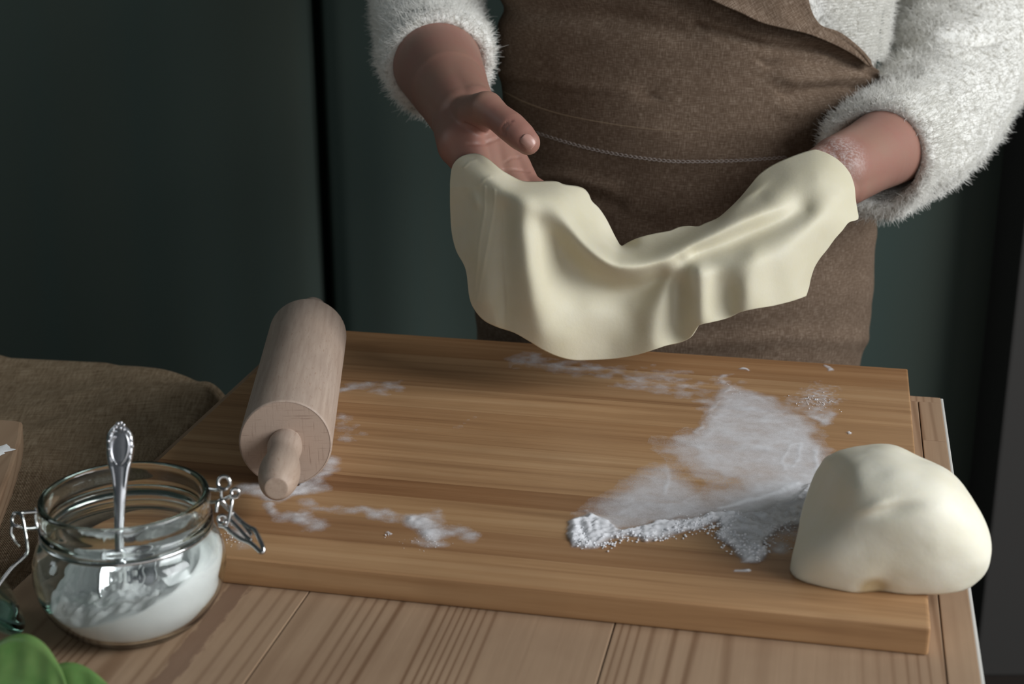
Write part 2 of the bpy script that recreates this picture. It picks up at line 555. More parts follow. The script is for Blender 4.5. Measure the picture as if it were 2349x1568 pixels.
for (u, v) in ((U0 + .035, V0 + .04), (U1 - .035, V0 + .04), (U0 + .035, V1 - .04), (U1 - .035, V1 - .04)):
    p = tl(u, v)
    bm_obj('leg', box_bm(p[0] - .022, p[0] + .022, p[1] - .022, p[1] + .022, 0, ZT - .028, .003), M_WHITEPAINT, table)

# ================================================================== CUTTING BOARD
BW, BD = .52346, .43687
board = empty('cutting_board', uvz(0, 0, ZT), -YAW,
              label='thick glued wooden cutting board dusted with flour, lying on the table', cat='cutting board')
edges = [0]
while edges[-1] < BD - .03: edges.append(edges[-1] + random.choice([.026, .031, .036, .041, .046]))
edges[-1] = BD
if edges[-1] - edges[-2] < .02: edges.pop(-2)
for i in range(len(edges) - 1):
    bm = box_bm(0, BW, edges[i] + .00005, edges[i + 1] - .00005, 0, TH)
    outer = []
    for ed in bm.edges:
        c_ = (ed.verts[0].co + ed.verts[1].co) / 2
        if c_.x < 1e-6 or c_.x > BW - 1e-6 or (i == 0 and c_.y < .001) or (i == len(edges) - 2 and c_.y > BD - .001): outer.append(ed)
    bmesh.ops.bevel(bm, geom=outer, offset=.0022 if i == 0 else .0014, segments=3, profile=.6, affect='EDGES')
    o = bm_obj('stave', bm, M_BOARD, board)

# ================================================================== ROLLING PIN
PR = .0312
pf = onz(655, 1017, ZB + PR); pf[2] = ZB + PR
pk = onz(703, 682, ZB + 2 * PR); pk[2] = ZB + PR
ax = pk - pf; PL = np.linalg.norm(ax); ax /= PL
pin = empty('rolling_pin', pf, 0, label='pale beech rolling pin lying on the left of the cutting board', cat='rolling pin')
q = Vector(ax).to_track_quat('Z', 'Y')
pin.rotation_mode = 'QUATERNION'; pin.rotation_quaternion = q
prof = [(.0, .0006), (.010, .0004), (PR - .0012, .0), (PR - .0004, .0004), (PR, .0016), (PR, PL - .004), (PR - .0012, PL - .001), (PR - .006, PL), (0, PL)]
V, F = lathe([(max(r, 1e-5), z) for r, z in prof[2:]], 96)
obj('roller', V, F, M_BEECH, pin)
V, F = lathe([(1e-5, .0006), (.012, .0005), (PR - .0016, .0002), (PR - .0009, .0003)], 96); F = [f[::-1] for f in F]
obj('roller_end', V, F, M_BEECH_END, pin, label='cross-hatched end grain face of the roller')
def handle_prof(s):
    return [(1e-5, .004 * s), (.0088, .004 * s), (.0100, -.001 * s), (.0106, -.007 * s), (.0103, -.013 * s), (.0096, -.019 * s), (.0098, -.026 * s),
            (.0110, -.036 * s), (.0120, -.046 * s), (.0119, -.055 * s), (.0108, -.063 * s), (.0092, -.069 * s), (.0072, -.0725 * s), (.0066, -.0733 * s), (.005, -.0735 * s), (1e-5, -.0735 * s)]
def hsmooth(pp): return [tuple(x) for x in catmull(np.array(pp), 70)]
V, F = lathe([(r_ * 1.10, z_) for r_, z_ in hsmooth(handle_prof(1))], 48); obj('handle', np.array(V), [f[::-1] for f in F], M_BEECH, pin)
V = np.array(V); V[:, 2] = PL - V[:, 2]; obj('handle', V, F, M_BEECH, pin)

# ================================================================== DOUGH SHEET (held up by both hands)
D0 = 1.17
RIDGES = [
 [(1040,400,-2.3),(1034,450,-2.8),(1036,520,-3.3),(1050,580,-3.2),(1068,640,-3.2),(1077,690,-3.1),(1092,715,-2.9)],
 [(1100,440,-1.2),(1098,520,-1.2),(1102,600,-1.2),(1104,700,-1.6)],
 [(1128,455,-.5),(1126,540,-.7),(1134,640,-.9),(1142,740,-1.2)],
 [(1156,475,-.3),(1155,560,-.6),(1160,650,-.8),(1172,760,-1.1)],
 [(1188,460,.9),(1192,540,1.0),(1198,620,.9),(1214,700,.6),(1240,760,.1)],
 [(1235,505,.7),(1245,600,.5),(1265,690,.2),(1300,770,-.4)],
 [(1050,378,-1.9),(1065,362,-1.6),(1085,354,-1.5),(1110,362,-1.6),(1150,390,-1.7),(1190,412,-1.9),(1230,416,-1.9),(1290,418,-2.1),(1340,434,-2.6),(1358,465,-2.9),(1385,505,-3.2),(1410,545,-3.4),(1423,563,-3.4)],
 [(1085,388,-1.3),(1120,408,-.7),(1165,434,.1),(1200,442,.6),(1250,447,.5),(1290,452,.0),(1325,472,-.8),(1350,507,-1.5),(1378,540,-2.0)],
 [(1232,462,.9),(1285,490,1.0),(1345,555,1.1),(1410,600,1.1),(1475,608,1.0),(1535,592,.8),(1590,562,.6),(1641,537,.4),(1700,506,.1),(1745,486,-.3),(1800,474,-.9)],
 [(1270,540,.15),(1305,585,-.4),(1350,632,-.8),(1410,656,-1.0),(1475,652,-1.0),(1520,630,-.8)],
 [(1350,700,-.7),(1420,720,-1.1)], [(1340,822,-1.5),(1400,790,-1.5),(1450,808,-1.2)], [(1455,700,-1.0),(1460,760,-1.0)],
 [(1532,634,-.2),(1515,700,-.2),(1500,790,-.5)], [(1556,648,-.6),(1552,700,-.8),(1545,770,-1.0)],
 [(1603,617,1.2),(1605,670,1.0),(1607,737,.6)], [(1640,640,.6),(1642,722,.2)], [(1676,660,.4),(1674,712,.0)],
 [(1712,612,1.3),(1703,660,1.2),(1702,710,.8)], [(1770,605,.7),(1770,700,.1)], [(1840,580,-.3),(1835,685,-.9)],
 [(1900,520,-1.2),(1875,600,-1.4),(1852,670,-1.6)], [(1968,495,-2.7),(1935,540,-1.9),(1890,600,-1.5),(1866,650,-1.9)],
 [(1378,555,-1.0),(1415,579,-1.2),(1450,583,-1.2),(1500,573,-1.0),(1560,549,-.9),(1620,521,-1.1),(1680,487,-1.5),(1750,457,-1.9)],
 [(1460,545,-2.4),(1520,529,-2.3),(1580,518,-2.4),(1640,496,-2.8),(1690,450,-3.7),(1740,402,-4.1),(1800,368,-4.1),(1870,347,-3.9),(1910,355,-3.6),(1940,385,-3.3),(1960,430,-3.0),(1968,480,-3.1)],
 [(1770,425,-2.7),(1820,402,-2.5),(1880,408,-1.9),(1925,445,-1.8)],
 [(1590,581,-.4),(1655,559,-.5),(1720,534,-.8),(1790,510,-1.1),(1850,482,-1.5)],
 [(1560,595,.0),(1620,596,.3),(1690,592,.8),(1730,580,1.0)], [(1735,560,.2),(1800,538,.0),(1870,500,-.6),(1910,470,-1.4)]]
CT = []
for L_ in RIDGES:
    L_ = np.array(L_, float); q_ = np.r_[0, np.cumsum(np.linalg.norm(np.diff(L_[:, :2], axis=0), axis=1))]
    for t_ in np.linspace(0, q_[-1], max(2, int(q_[-1] / 14))): CT.append([np.interp(t_, q_, L_[:, k]) for k in range(3)])
CT = np.array(CT)
def tps_fit(C, lam=.05):
    P = C[:, :2] / 100; n = len(P)
    r = np.linalg.norm(P[:, None] - P[None], axis=2)
    K = np.where(r > 0, r * r * np.log(r + 1e-9), 0) + lam * np.eye(n)
    Q = np.hstack([np.ones((n, 1)), P])
    A = np.block([[K, Q], [Q.T, np.zeros((3, 3))]])
    return P, np.linalg.solve(A, np.concatenate([C[:, 2], np.zeros(3)]))
def tps_eval(fit, X):
    P, w = fit; X = X / 100; out = np.zeros(len(X))
    for s in range(0, len(X), 8000):
        x = X[s:s + 8000]
        r = np.linalg.norm(x[:, None] - P[None], axis=2)
        out[s:s + 8000] = np.where(r > 0, r * r * np.log(r + 1e-9), 0) @ w[:-3] + w[-3] + x @ w[-2:]
    return out
cz = lambda pts: np.array([(1000 + x / 2.349, 320 + y / 2.349) for x, y in pts])
TOP = cz([(75,300),(77,215),(90,140),(130,95),(190,75),(240,80),(290,110),(350,160),(400,190),(460,220),(520,225),(600,222),(650,225),(690,240),(760,250),(800,265),(825,295),(840,330),(880,370),(920,430),(960,510),(985,555),(1000,572),(1040,550),(1100,525),(1180,505),(1260,490),(1310,470),(1360,465),(1410,467),(1450,450),(1520,420),(1580,370),(1640,310),(1690,250),(1740,190),(1800,145),(1870,110),(1960,75),(2030,55),(2060,57),(2120,80),(2180,120),(2230,180),(2255,250),(2262,320),(2270,370),(2278,415)])
BOT = cz([(75,300),(77,380),(85,500),(110,600),(160,700),(180,850),(210,920),(260,975),(330,1010),(420,1040),(500,1085),(580,1135),(660,1170),(740,1188),(830,1188),(960,1180),(1080,1160),(1180,1130),(1240,1110),(1320,1090),(1370,1065),(1395,1030),(1420,1000),(1480,985),(1560,965),(1640,930),(1730,910),(1820,895),(1920,870),(1990,845),(1997,835),(2010,800),(2020,750),(2040,690),(2070,640),(2110,590),(2150,535),(2190,490),(2225,447),(2270,432),(2278,415)])
def smooth_curve(P, n):
    d = np.r_[0, np.cumsum(np.linalg.norm(np.diff(P, axis=0), axis=1))]
    C = catmull(P, len(P) * 12)
    dd = np.r_[0, np.cumsum(np.linalg.norm(np.diff(C, axis=0), axis=1))]
    return C, dd / dd[-1]
NX, NY = 300, 150
xx = 1032 + (1969.6 - 1032) * (.5 - .5 * np.cos(np.linspace(0.03, PI - .03, NX)))
xx = np.clip(xx, TOP[:, 0].min() + .15, TOP[:, 0].max() - .15)
def yof(P, x):
    C, _ = smooth_curve(P, 0)
    o = np.maximum.accumulate(C[:, 0]); return np.interp(x, o + np.arange(len(o)) * 1e-6, C[:, 1])
yt, yb = yof(TOP, xx), yof(BOT, xx)
vv = np.linspace(0, 1, NY)
ys = yt.copy()
for _ in range(300): ys[1:-1] = (ys[1:-1] + ys[:-2] + ys[2:]) / 3
bl = (1 - np.exp(-vv * 5))[:, None]
GX = np.repeat(xx[None], NY, 0); GY = (yt[None] * (1 - bl) + np.maximum(ys, yt)[None] * bl) * (1 - vv[:, None]) + yb[None] * vv[:, None]
XY = np.stack([GX.ravel(), GY.ravel()], 1)
fit = tps_fit(CT)
H = tps_eval(fit, XY)
# the sheet rolls away from the viewer close to its upper edge, where it lies over the hands
ed = (XY[:, 1] - np.repeat(yt[None], NY, 0).ravel())
H = H * 1.38
H = H - 1.1 * np.exp(-((XY[:, 0] - 1034) / 55) ** 2) * np.clip((XY[:, 1] - 430) / 90, 0, 1) - .35 * np.exp(-((XY[:, 0] - 1160) / 16) ** 2) * np.clip((XY[:, 1] - 450) / 60, 0, 1)
for pts, am in (([(1112,428),(1112,480),(1099,560),(1090,660)], .09), ([(1134,436),(1135,470),(1119,560),(1094,690)], .08), ([(1064,384),(1076,372),(1092,366)], .06), ([(1100,424),(1112,410),(1126,404)], .06)):
    dl_ = np.full(len(XY), 1e9)
    for (x0, y0), (x1, y1) in zip(pts[:-1], pts[1:]):
        t_ = np.clip(((XY[:, 0] - x0) * (x1 - x0) + (XY[:, 1] - y0) * (y1 - y0)) / ((x1 - x0) ** 2 + (y1 - y0) ** 2), 0, 1)
        dl_ = np.minimum(dl_, np.hypot(XY[:, 0] - x0 - t_ * (x1 - x0), XY[:, 1] - y0 - t_ * (y1 - y0)))
    H = H + am * np.exp(-(dl_ / 3.0) ** 2)
dd = D0 - H / 100
P3 = CAM + (FW[None] + RT[None] * ((XY[:, 0:1] - 1174.5) / FPX) - UPV[None] * ((XY[:, 1:2] - 784) / FPX)) * dd[:, None]
base_pt = at(1420, 640, D0)
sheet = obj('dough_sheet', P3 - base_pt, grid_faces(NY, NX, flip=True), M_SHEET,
            label='thin rolled sheet of pasta dough draped over both hands', cat='dough')
sheet.location = base_pt
s = sheet.modifiers.new('thickness', 'SOLIDIFY'); s.thickness = .0026; s.offset = -1; s.use_even_offset = False

# ================================================================== DOUGH LUMP
ico = bmesh.new(); bmesh.ops.create_icosphere(ico, subdivisions=6, radius=1.0)
LV = np.array([v.co[:] for v in ico.verts]); LF = [tuple(v.index for v in f.verts) for f in ico.faces]; ico.free()
lc = np.array([*uvz(.506, .098, 0)[:2], ZB + .040])
a0 = LV.copy()
Lx, Ly, Lz = a0.T
R = 1 + .06 * n3(a0, 1.6, 2)
W = a0 * R[:, None] * np.array([.066, .072, .046])
# left facet: the lump was cut and squashed on this side
for nrm, dist, soft in (((-.97, -.16, .20), .050, .08),):
    nrm = np.array(nrm); nrm /= np.linalg.norm(nrm)
    e = W @ nrm - dist
    W -= nrm[None] * np.where(e > 0, e * (1 - soft), 0)[:, None]
W = W + lc
# fit the outline seen from the front
SIL = np.array([(1888,1048),(1930,1030),(1985,1020),(2030,1017),(2065,1024),(2110,1045),(2172,1073),(2215,1115),(2250,1170),(2268,1210),(2275,1250),(2270,1300),(2250,1330),(2222,1353),(2180,1372),(2137,1381),(2080,1384),(2020,1380),(1985,1370),(1950,1366),(1905,1372),(1870,1366),(1845,1355),(1812,1341),(1814,1300),(1822,1250),(1833,1190),(1850,1125),(1865,1085)], float)
c0 = np.array([2045., 1215.])
def polar(P): d = P - c0; return np.arctan2(d[:, 1], d[:, 0]), np.hypot(d[:, 0], d[:, 1])
Csil, _ = smooth_curve(np.vstack([SIL, SIL[:1]]), 0)
ta, tr = polar(Csil); o_ = np.argsort(ta); ta, tr = ta[o_], tr[o_]
def fit_outline(W, reps):
    for it in range(reps):
        X, Y, Dp = pj(W)
        ang, rad = polar(np.stack([X, Y], 1))
        nb = 140; bi = ((ang + PI) / (2 * PI) * nb).astype(int) % nb
        mx = np.zeros(nb); np.maximum.at(mx, bi, rad)
        bc = -PI + (np.arange(nb) + .5) * 2 * PI / nb
        mx = (np.roll(mx, 1) + mx * 2 + np.roll(mx, -1)) / 4
        tgt = np.interp(bc, np.r_[ta - 2 * PI, ta, ta + 2 * PI], np.r_[tr, tr, tr])
        sc = np.interp(ang, np.r_[bc - 2 * PI, bc, bc + 2 * PI], np.tile(tgt / mx, 3))
        sc = 1 + (sc - 1) * np.clip(rad / np.interp(ang, np.r_[bc - 2 * PI, bc, bc + 2 * PI], np.tile(mx, 3)), 0, 1)
        lat = ((sc - 1) * rad) / FPX * Dp
        W = W + (RT[None] * np.cos(ang)[:, None] - UPV[None] * np.sin(ang)[:, None]) * lat[:, None]
    return W
W = fit_outline(W, 3)
le = np.array([(f[i], f[(i + 1) % 3]) for f in LF for i in range(3)])
deg = np.bincount(le[:, 0], minlength=len(W))[:, None]
for _ in range(16):
    acc = np.zeros_like(W)
    for k in range(3): acc[:, k] = np.bincount(le[:, 0], W[le[:, 1], k], len(W))
    W = W * .4 + .6 * acc / deg
W = fit_outline(W, 2)
for _ in range(5):
    acc = np.zeros_like(W)
    for k in range(3): acc[:, k] = np.bincount(le[:, 0], W[le[:, 1], k], len(W))
    W = W * .4 + .6 * acc / deg
# surface life: a pinched dent on top, soft lumps, flat underside
X, Y, Dp = pj(W)
front = ((W - lc) @ FW) < .02
def dent(px, py, sx, sy, rot, amp):
    c_, s_ = math.cos(rot), math.sin(rot)
    dx, dy = X - px, Y - py
    u_, v_ = (dx * c_ + dy * s_) / sx, (-dx * s_ + dy * c_) / sy
    return amp * np.exp(-u_ ** 2 - v_ ** 2) * front
dz = dent(2050, 1170, 60, 14, -.25, -.0030) + dent(2010, 1158, 40, 12, -.4, .0020) + dent(1945, 1110, 50, 34, -.5, .0016) + dent(2000, 1085, 60, 20, -.3, -.0010) \
    + dent(2003, 1350, 34, 22, 0, -.0016)
nw = n3(W, 24, 2) * .0026 + n3(W, 75, 2) * .0010
rdir = (W - lc); rdir /= np.linalg.norm(rdir, axis=1)[:, None]
W = W + rdir * (dz + nw)[:, None]
W[:, 2] = np.maximum(W[:, 2], ZB + .0002)
lb = np.array([lc[0], lc[1], ZB])
lump = obj('dough_lump', W - lb, LF, M_LUMP, label='smooth lump of kneaded yellow dough on the front right corner of the board', cat='dough')
lump.location = lb
from mathutils.bvhtree import BVHTree
h_ = BVHTree.FromPolygons([tuple(p) for p in W], LF).ray_cast(Vector(CAM), Vector(ray(2003, 1348)))
if h_[0] is not None: add_dent_shade(M_LUMP, tuple(np.array(h_[0]) - lb), .0125)

# ================================================================== SPILLED FLOUR
def seg_d(X, Y, pts):
    best = np.full(X.shape, 1e9)
    for (x0, y0), (x1, y1) in zip(pts[:-1], pts[1:]):
        dx, dy = x1 - x0, y1 - y0
        t_ = np.clip(((X - x0) * dx + (Y - y0) * dy) / (dx * dx + dy * dy + 1e-9), 0, 1)
        best = np.minimum(best, np.hypot(X - x0 - t_ * dx, (Y - y0 - t_ * dy) * 1.6))
    return best
def in_poly(X, Y, poly):
    ins = np.zeros(X.shape, bool)
    for (x0, y0), (x1, y1) in zip(poly, poly[1:] + poly[:1]):
        c_ = ((y0 > Y) != (y1 > Y)) & (X < (x1 - x0) * (Y - y0) / (y1 - y0 + 1e-9) + x0)
        ins ^= c_
    return ins
def poly_soft(X, Y, poly, soft):
    d = seg_d(X, Y, poly + poly[:1])
    return np.clip(.5 + np.where(in_poly(X, Y, poly), d, -d) / (2 * soft), 0, 1)
st = .0011
ug = np.arange(.004, BW - .004, st); vg = np.arange(.004, BD - .004, st)
UU, VV = np.meshgrid(ug, vg); sh = UU.shape
uu, v2 = UU.ravel(), VV.ravel()
PW = np.array([O[0], O[1], 0])[None] + EX[None] * uu[:, None] + EY[None] * v2[:, None]; PW[:, 2] = ZB
bx, by, _ = pj(PW)
wob = np.stack([n3(PW, 55, 3), n3(PW + 5, 55, 3)], 1) * 55
wx, wy = bx + wob[:, 0], by + wob[:, 1] * .7
nA = n3(PW, 120, 4); nB = n3(PW + 9, 40, 4); nC = n3(PW + 3, 420, 3)
cov = np.zeros(len(uu)); hgt = np.zeros(len(uu))
# smeared film in the middle right
film = poly_soft(wx, wy, [(1555,1010),(1600,985),(1640,925),(1668,872),(1668,905),(1720,900),(1780,915),(1840,950),(1880,1010),(1905,1045),(1900,1120),(1870,1200),(1800,1212),(1700,1200),(1560,1200),(1400,1215),(1330,1210),(1320,1185),(1400,1165),(1470,1140),(1560,1135),(1640,1090),(1600,1060),(1560,1030)], 26)
film2 = poly_soft(wx, wy, [(1340,1170),(1440,1100),(1490,1060),(1560,1010),(1760,960),(1890,1000),(1890,1200),(1500,1215),(1380,1205)], 40)
cov = np.maximum(cov, film * (.64 + .34 * nB + .2 * nA)); cov = np.maximum(cov, film2 * (.52 + .45 * nB + .15 * nA))
# darker swept tracks
for tr_, w_, a_ in (([(1530,1060),(1620,1120),(1680,1110)], 30, .28), ([(1660,880),(1655,905),(1560,1000)], 9, -.12), ([(1655,1165),(1740,1145),(1830,1110)], 7, -.3),
                    ([(1520,1065),(1535,1100),(1525,1130)], 6, -.16), ([(1796,1078),(1792,1062),(1800,1042),(1818,1024),(1834,1018),(1840,1028),(1832,1050),(1814,1072)], 4, -.12), ([(1870,1075),(1880,1020)], 6, -.14), ([(1690,1185),(1860,1130)], 26, -.2),
                    ([(1720,1150),(1900,1080)], 40, -.12)):
    cov -= a_ * np.exp(-(seg_d(wx * .5 + bx * .5, wy * .5 + by * .5, tr_) / w_) ** 2) * (film2 + film > .2)
# thick crumbly bank along the lower edge
bank = poly_soft(wx, wy, [(1312,1200),(1345,1178),(1385,1195),(1420,1216),(1500,1200),(1560,1195),(1640,1185),(1740,1180),(1860,1120),(1880,1090),(1890,1130),(1850,1190),(1790,1215),(1760,1235),(1742,1285),(1706,1285),(1690,1250),(1662,1228),(1640,1206),(1570,1222),(1530,1240),(1475,1240),(1440,1226),(1415,1240),(1375,1262),(1325,1256),(1308,1230)], 9)
cov = np.maximum(cov, bank * (.98 + .5 * nA))
hgt = np.maximum(hgt, bank * (.0006 + .0030 * np.clip(nA + .25 + 1.1 * nC, 0, 1)))
for tr_, w_, h_ in (([(1330,1200),(1345,1240)], 8, .9), ([(1655,1172),(1740,1150)], 8, .0)):
    hgt *= 1 - h_ * np.exp(-(seg_d(bx, by, tr_) / w_) ** 2)
# wisps and patches
def streak(pts, w_, a_, hh=0):
    global cov, hgt
    if w_ > 7: w_ *= 1.9; a_ *= .9
    m_ = np.exp(-(seg_d(wx, wy, pts) / w_) ** 2)
    cov = np.maximum(cov, m_ * (a_ + .9 * nB + .7 * nA)); hgt = np.maximum(hgt, m_ * hh * np.clip(.6 + 2 * nA, 0, 1))
streak([(1190,830),(1320,845),(1440,862),(1560,880),(1700,900)], 20, .42)
streak([(1500,880),(1620,910),(1700,930)], 22, .42)
streak([(1700,905),(1850,930),(1890,960)], 14, .45)
streak([(1668,872),(1662,905),(1600,985)], 8, .6, .0004)
streak([(778,893),(840,882),(905,890)], 10, .5)
streak([(780,960),(800,985)], 16, .34)
streak([(745,1065),(735,1105),(700,1118),(640,1130),(560,1120)], 13, .62, .0006)
streak([(612,1150),(630,1185),(700,1205)], 9, .62, .0008)
streak([(690,1195),(720,1210)], 14, .5)
streak([(720,1165),(860,1180),(930,1185),(1010,1180)], 14, .42)
streak([(960,1190),(1000,1210),(985,1225)], 17, .75, .001)
streak([(876,1222),(884,1228)], 4, .9, .001)
streak([(920,1245),(1010,1248)], 10, .38)
streak([(1040,1215),(1080,1230)], 14, .36)
streak([(525,1200),(560,1235)], 16, .48, .0005)
streak([(1700,1305),(1725,1308)], 5, .7, .0008)
streak([(1790,1215),(1840,1215)], 18, .5)
streak([(1770,1240),(1800,1250)], 16, .4)
streak([(1955,992),(1960,994)], 4, .9, .0008); streak([(1900,848),(1905,848)], 4, .8, .0006); streak([(1690,852),(1702,860)], 4, .7, .0006)
cov = np.maximum(cov, np.exp(-((wx - 1870) / 60) ** 2 - ((wy - 915) / 30) ** 2) * (.40 + 1.3 * nC))
cov = np.maximum(cov, np.exp(-((wx - 1000) / 420) ** 2 - ((wy - 1010) / 170) ** 2) * (.13 + .3 * nB))
cov = np.maximum(cov, np.exp(-((wx - 1650) / 330) ** 2 - ((wy - 1040) / 170) ** 2) * (.20 + .3 * nB))
hgt = hgt + np.clip(cov - .55, 0, 1) * .0010 * np.clip(.7 + 1.6 * nC, 0, 2)
pa = pf[:2]; pn = np.array([-ax[1], ax[0]]); pl_ = (PW[:, :2] - pa) @ ax[:2]
under = (np.abs((PW[:, :2] - pa) @ pn) < .0075) & (pl_ > -.002) & (pl_ < PL + .002)     # clear line where the pin rests
cov[under] = 0; hgt[under] = 0
alive = (cov > .18).reshape(sh)
fm = alive[:-1, :-1] | alive[1:, :-1] | alive[:-1, 1:] | alive[1:, 1:]
idx = np.arange(len(uu)).reshape(sh)
qd = np.stack([idx[:-1, :-1][fm], idx[:-1, 1:][fm], idx[1:, 1:][fm], idx[1:, :-1][fm]], 1)
used = np.unique(qd); remap = np.full(len(uu), -1); remap[used] = np.arange(len(used))
FV = np.stack([uu[used], v2[used], .00025 + np.maximum(hgt[used], 0)], 1)
# loose crumbs along the bank and beyond
cb = bmesh.new(); bmesh.ops.create_icosphere(cb, subdivisions=1, radius=1)
CV = np.array([v.co[:] for v in cb.verts]); CF = np.array([[v.index for v in f.verts] for f in cb.faces]); cb.free()
r = np.random.default_rng(21); crumbs = []
for pts, sp_, cnt, big in (([(1325,1250),(1380,1256),(1440,1228),(1500,1240),(1560,1222),(1640,1204),(1700,1240),(1740,1284),(1770,1225),(1860,1190)], 9, 330, 1.5), ([(1640,1215),(1665,1240),(1700,1275)], 14, 90, 1.2),
                           ([(1780,1230),(1850,1250)], 24, 60, .8), ([(1840,920),(1900,925)], 18, 60, .8), ([(1660,880),(1700,900)], 12, 10, .6), ([(880,1224),(890,1232)], 5, 6, .9), ([(930,1240),(1010,1246)], 14, 40, .5), ([(515,1230),(545,1240)], 12, 40, .6), ([(1560,1205),(1720,1190)], 18, 120, 1.1), ([(1330,1215),(1345,1245)], 12, 40, 1.0)):
    pts = np.array(pts, float)
    for _ in range(cnt):
        k = r.integers(len(pts) - 1); q_ = pts[k] + (pts[k + 1] - pts[k]) * r.random() + r.normal(0, sp_, 2) * [1, .6]
        w_ = onz(q_[0], q_[1], ZB); l_ = w_ - O; u_, v_ = l_ @ EX, l_ @ EY
        if abs((w_[:2] - pa) @ pn) > .010 and .003 < u_ < BW - .003 and .003 < v_ < BD - .003: crumbs.append((u_, v_, r.uniform(.00025, .0007) * big))
nb0 = len(FV); CVs = []; CFs = []
for k, (u_, v_, r_) in enumerate(crumbs):
    i_ = int(np.clip(round((v_ - vg[0]) / st), 0, sh[0] - 1)) * sh[1] + int(np.clip(round((u_ - ug[0]) / st), 0, sh[1] - 1))
    CVs.append(CV * r_ * r.uniform(.6, 1.4, 3) * [1, 1, .7] + [u_, v_, .0002 + hgt[i_] * .9 + r_ * .5]); CFs.append(CF + nb0 + k * len(CV))
FQ = [tuple(q_) for q_ in remap[qd]] + [tuple(q_) for q_ in np.vstack(CFs)]
me = mesh('spilled_flour', np.vstack([FV] + CVs), FQ, M_DUST)
ca = me.attributes.new('cover', 'FLOAT', 'POINT'); ca.data.foreach_set('value', np.r_[np.clip(cov[used], 0, 1.6), np.full(len(crumbs) * len(CV), 1.6)])
fl = link('spilled_flour', me, None, label='white flour dusted and smeared across the wooden cutting board', cat='flour', kind='stuff')
fl.location = O; fl.rotation_euler = (0, 0, -YAW)

# ================================================================== JAR
JB = np.array([-.2224, .8093, ZT]); JH = .081
jar = empty('glass_jar', JB + np.array([0, 0, .0002]), 0, label='open clip-top glass jar half full of flour at the front left', cat='jar')
outer = catmull([(.020, .0008), (.034, .0), (.0385, .0022), (.0455, .009), (.0520, .020), (.0548, .032), (.0545, .042), (.0515, .0515), (.0478, .0565), (.0468, .0592), (.0478, .0608), (.0490, .0625), (.0492, .0645), (.0482, .0660), (.0476, .0685), (.0484, .0730), (.0486, .0770), (.0480, .0800), (.0468, .0810)], 90)
inner = catmull([(.0452, .0806), (.0440, .0790), (.0436, .0740), (.0430, .0660), (.0428, .0590), (.0445, .0540), (.0490, .0480), (.0518, .0410), (.0520, .0325), (.0495, .0210), (.0430, .0105), (.0355, .0050), (.0200, .0042)], 70)
prof = [(1e-5, .0012)] + [tuple(p) for p in outer] + [tuple(p) for p in inner] + [(1e-5, .0042)]
V, F = lathe(prof, 128)
obj('jar_body', V, F, M_GLASS, jar)
# tiny crumbs of flour on the rim
# flour inside: mound, higher at the right and behind
def inner_r(z): 
    zi = inner[::-1]; return np.interp(z, zi[:, 1], zi[:, 0])
na, nr = 120, 46
aa = np.linspace(0, 2 * PI, na, endpoint=False)
rr = np.linspace(0, 1, nr) ** .75
fv = []; 
# side shell from the bottom up to the top height, then the clumpy top
def top_h(x, y):
    h = .030 + .34 * x + .06 * y
    h = h + .012 * np.exp(-((x + .034) / .016) ** 2 - ((y - .022) / .018) ** 2)
    h = h + .008 * np.exp(-((x + .006) / .018) ** 2 - ((y + .012) / .014) ** 2)
    h = h + .010 * np.exp(-((x - .042) / .016) ** 2 - ((y - .0) / .025) ** 2)
    h = h - .006 * np.exp(-((x - .014) / .012) ** 2 - ((y + .02) / .02) ** 2)
    return np.clip(h, .018, .052)
ring_h = []
side = 14
for j in range(side):
    row = []
    for t_ in aa:
        # height of the top at the wall (two fixed-point steps)
        R_ = .050
        for _ in range(4):
            h = top_h(R_ * math.cos(t_), R_ * math.sin(t_)); R_ = float(inner_r(h)) - .0004
        z = .0046 + (h - .0046) * j / (side - 1)
        r_ = float(inner_r(z)) - .0004
        row.append((r_ * math.cos(t_), r_ * math.sin(t_), z))
    fv.append(row)
rim_r = np.array([math.hypot(p[0], p[1]) for p in fv[-1]]); rim_h = np.array([p[2] for p in fv[-1]])
for k in range(1, nr):
    f_ = 1 - (k / (nr - 1))
    row = []
    for i, t_ in enumerate(aa):
        r_ = rim_r[i] * max(f_, 1e-4)
        x_, y_ = r_ * math.cos(t_), r_ * math.sin(t_)
        h = top_h(x_, y_)
        bl = min(1, (1 - f_) * 8)
        p_ = np.array([[x_, y_, 0.0]])
        cl = (n3(p_, 150, 3)[0] * .013 + abs(n3(p_ + 4, 300, 2)[0]) * .012)
        row.append((x_, y_, h * bl + rim_h[i] * (1 - bl) + cl * min(1, (1 - f_) * 5 + .15)))
    fv.append(row)
V = np.array(fv).reshape(-1, 3)
F = grid_faces(len(fv), na, True); F.append(tuple(range(na))[::-1])
jf = obj('jar_flour', V, F, M_FLOUR, label='clumpy white flour filling the glass jar around the spoon', cat='flour', kind='stuff')
jf.location = JB + np.array([0, 0, .0002])
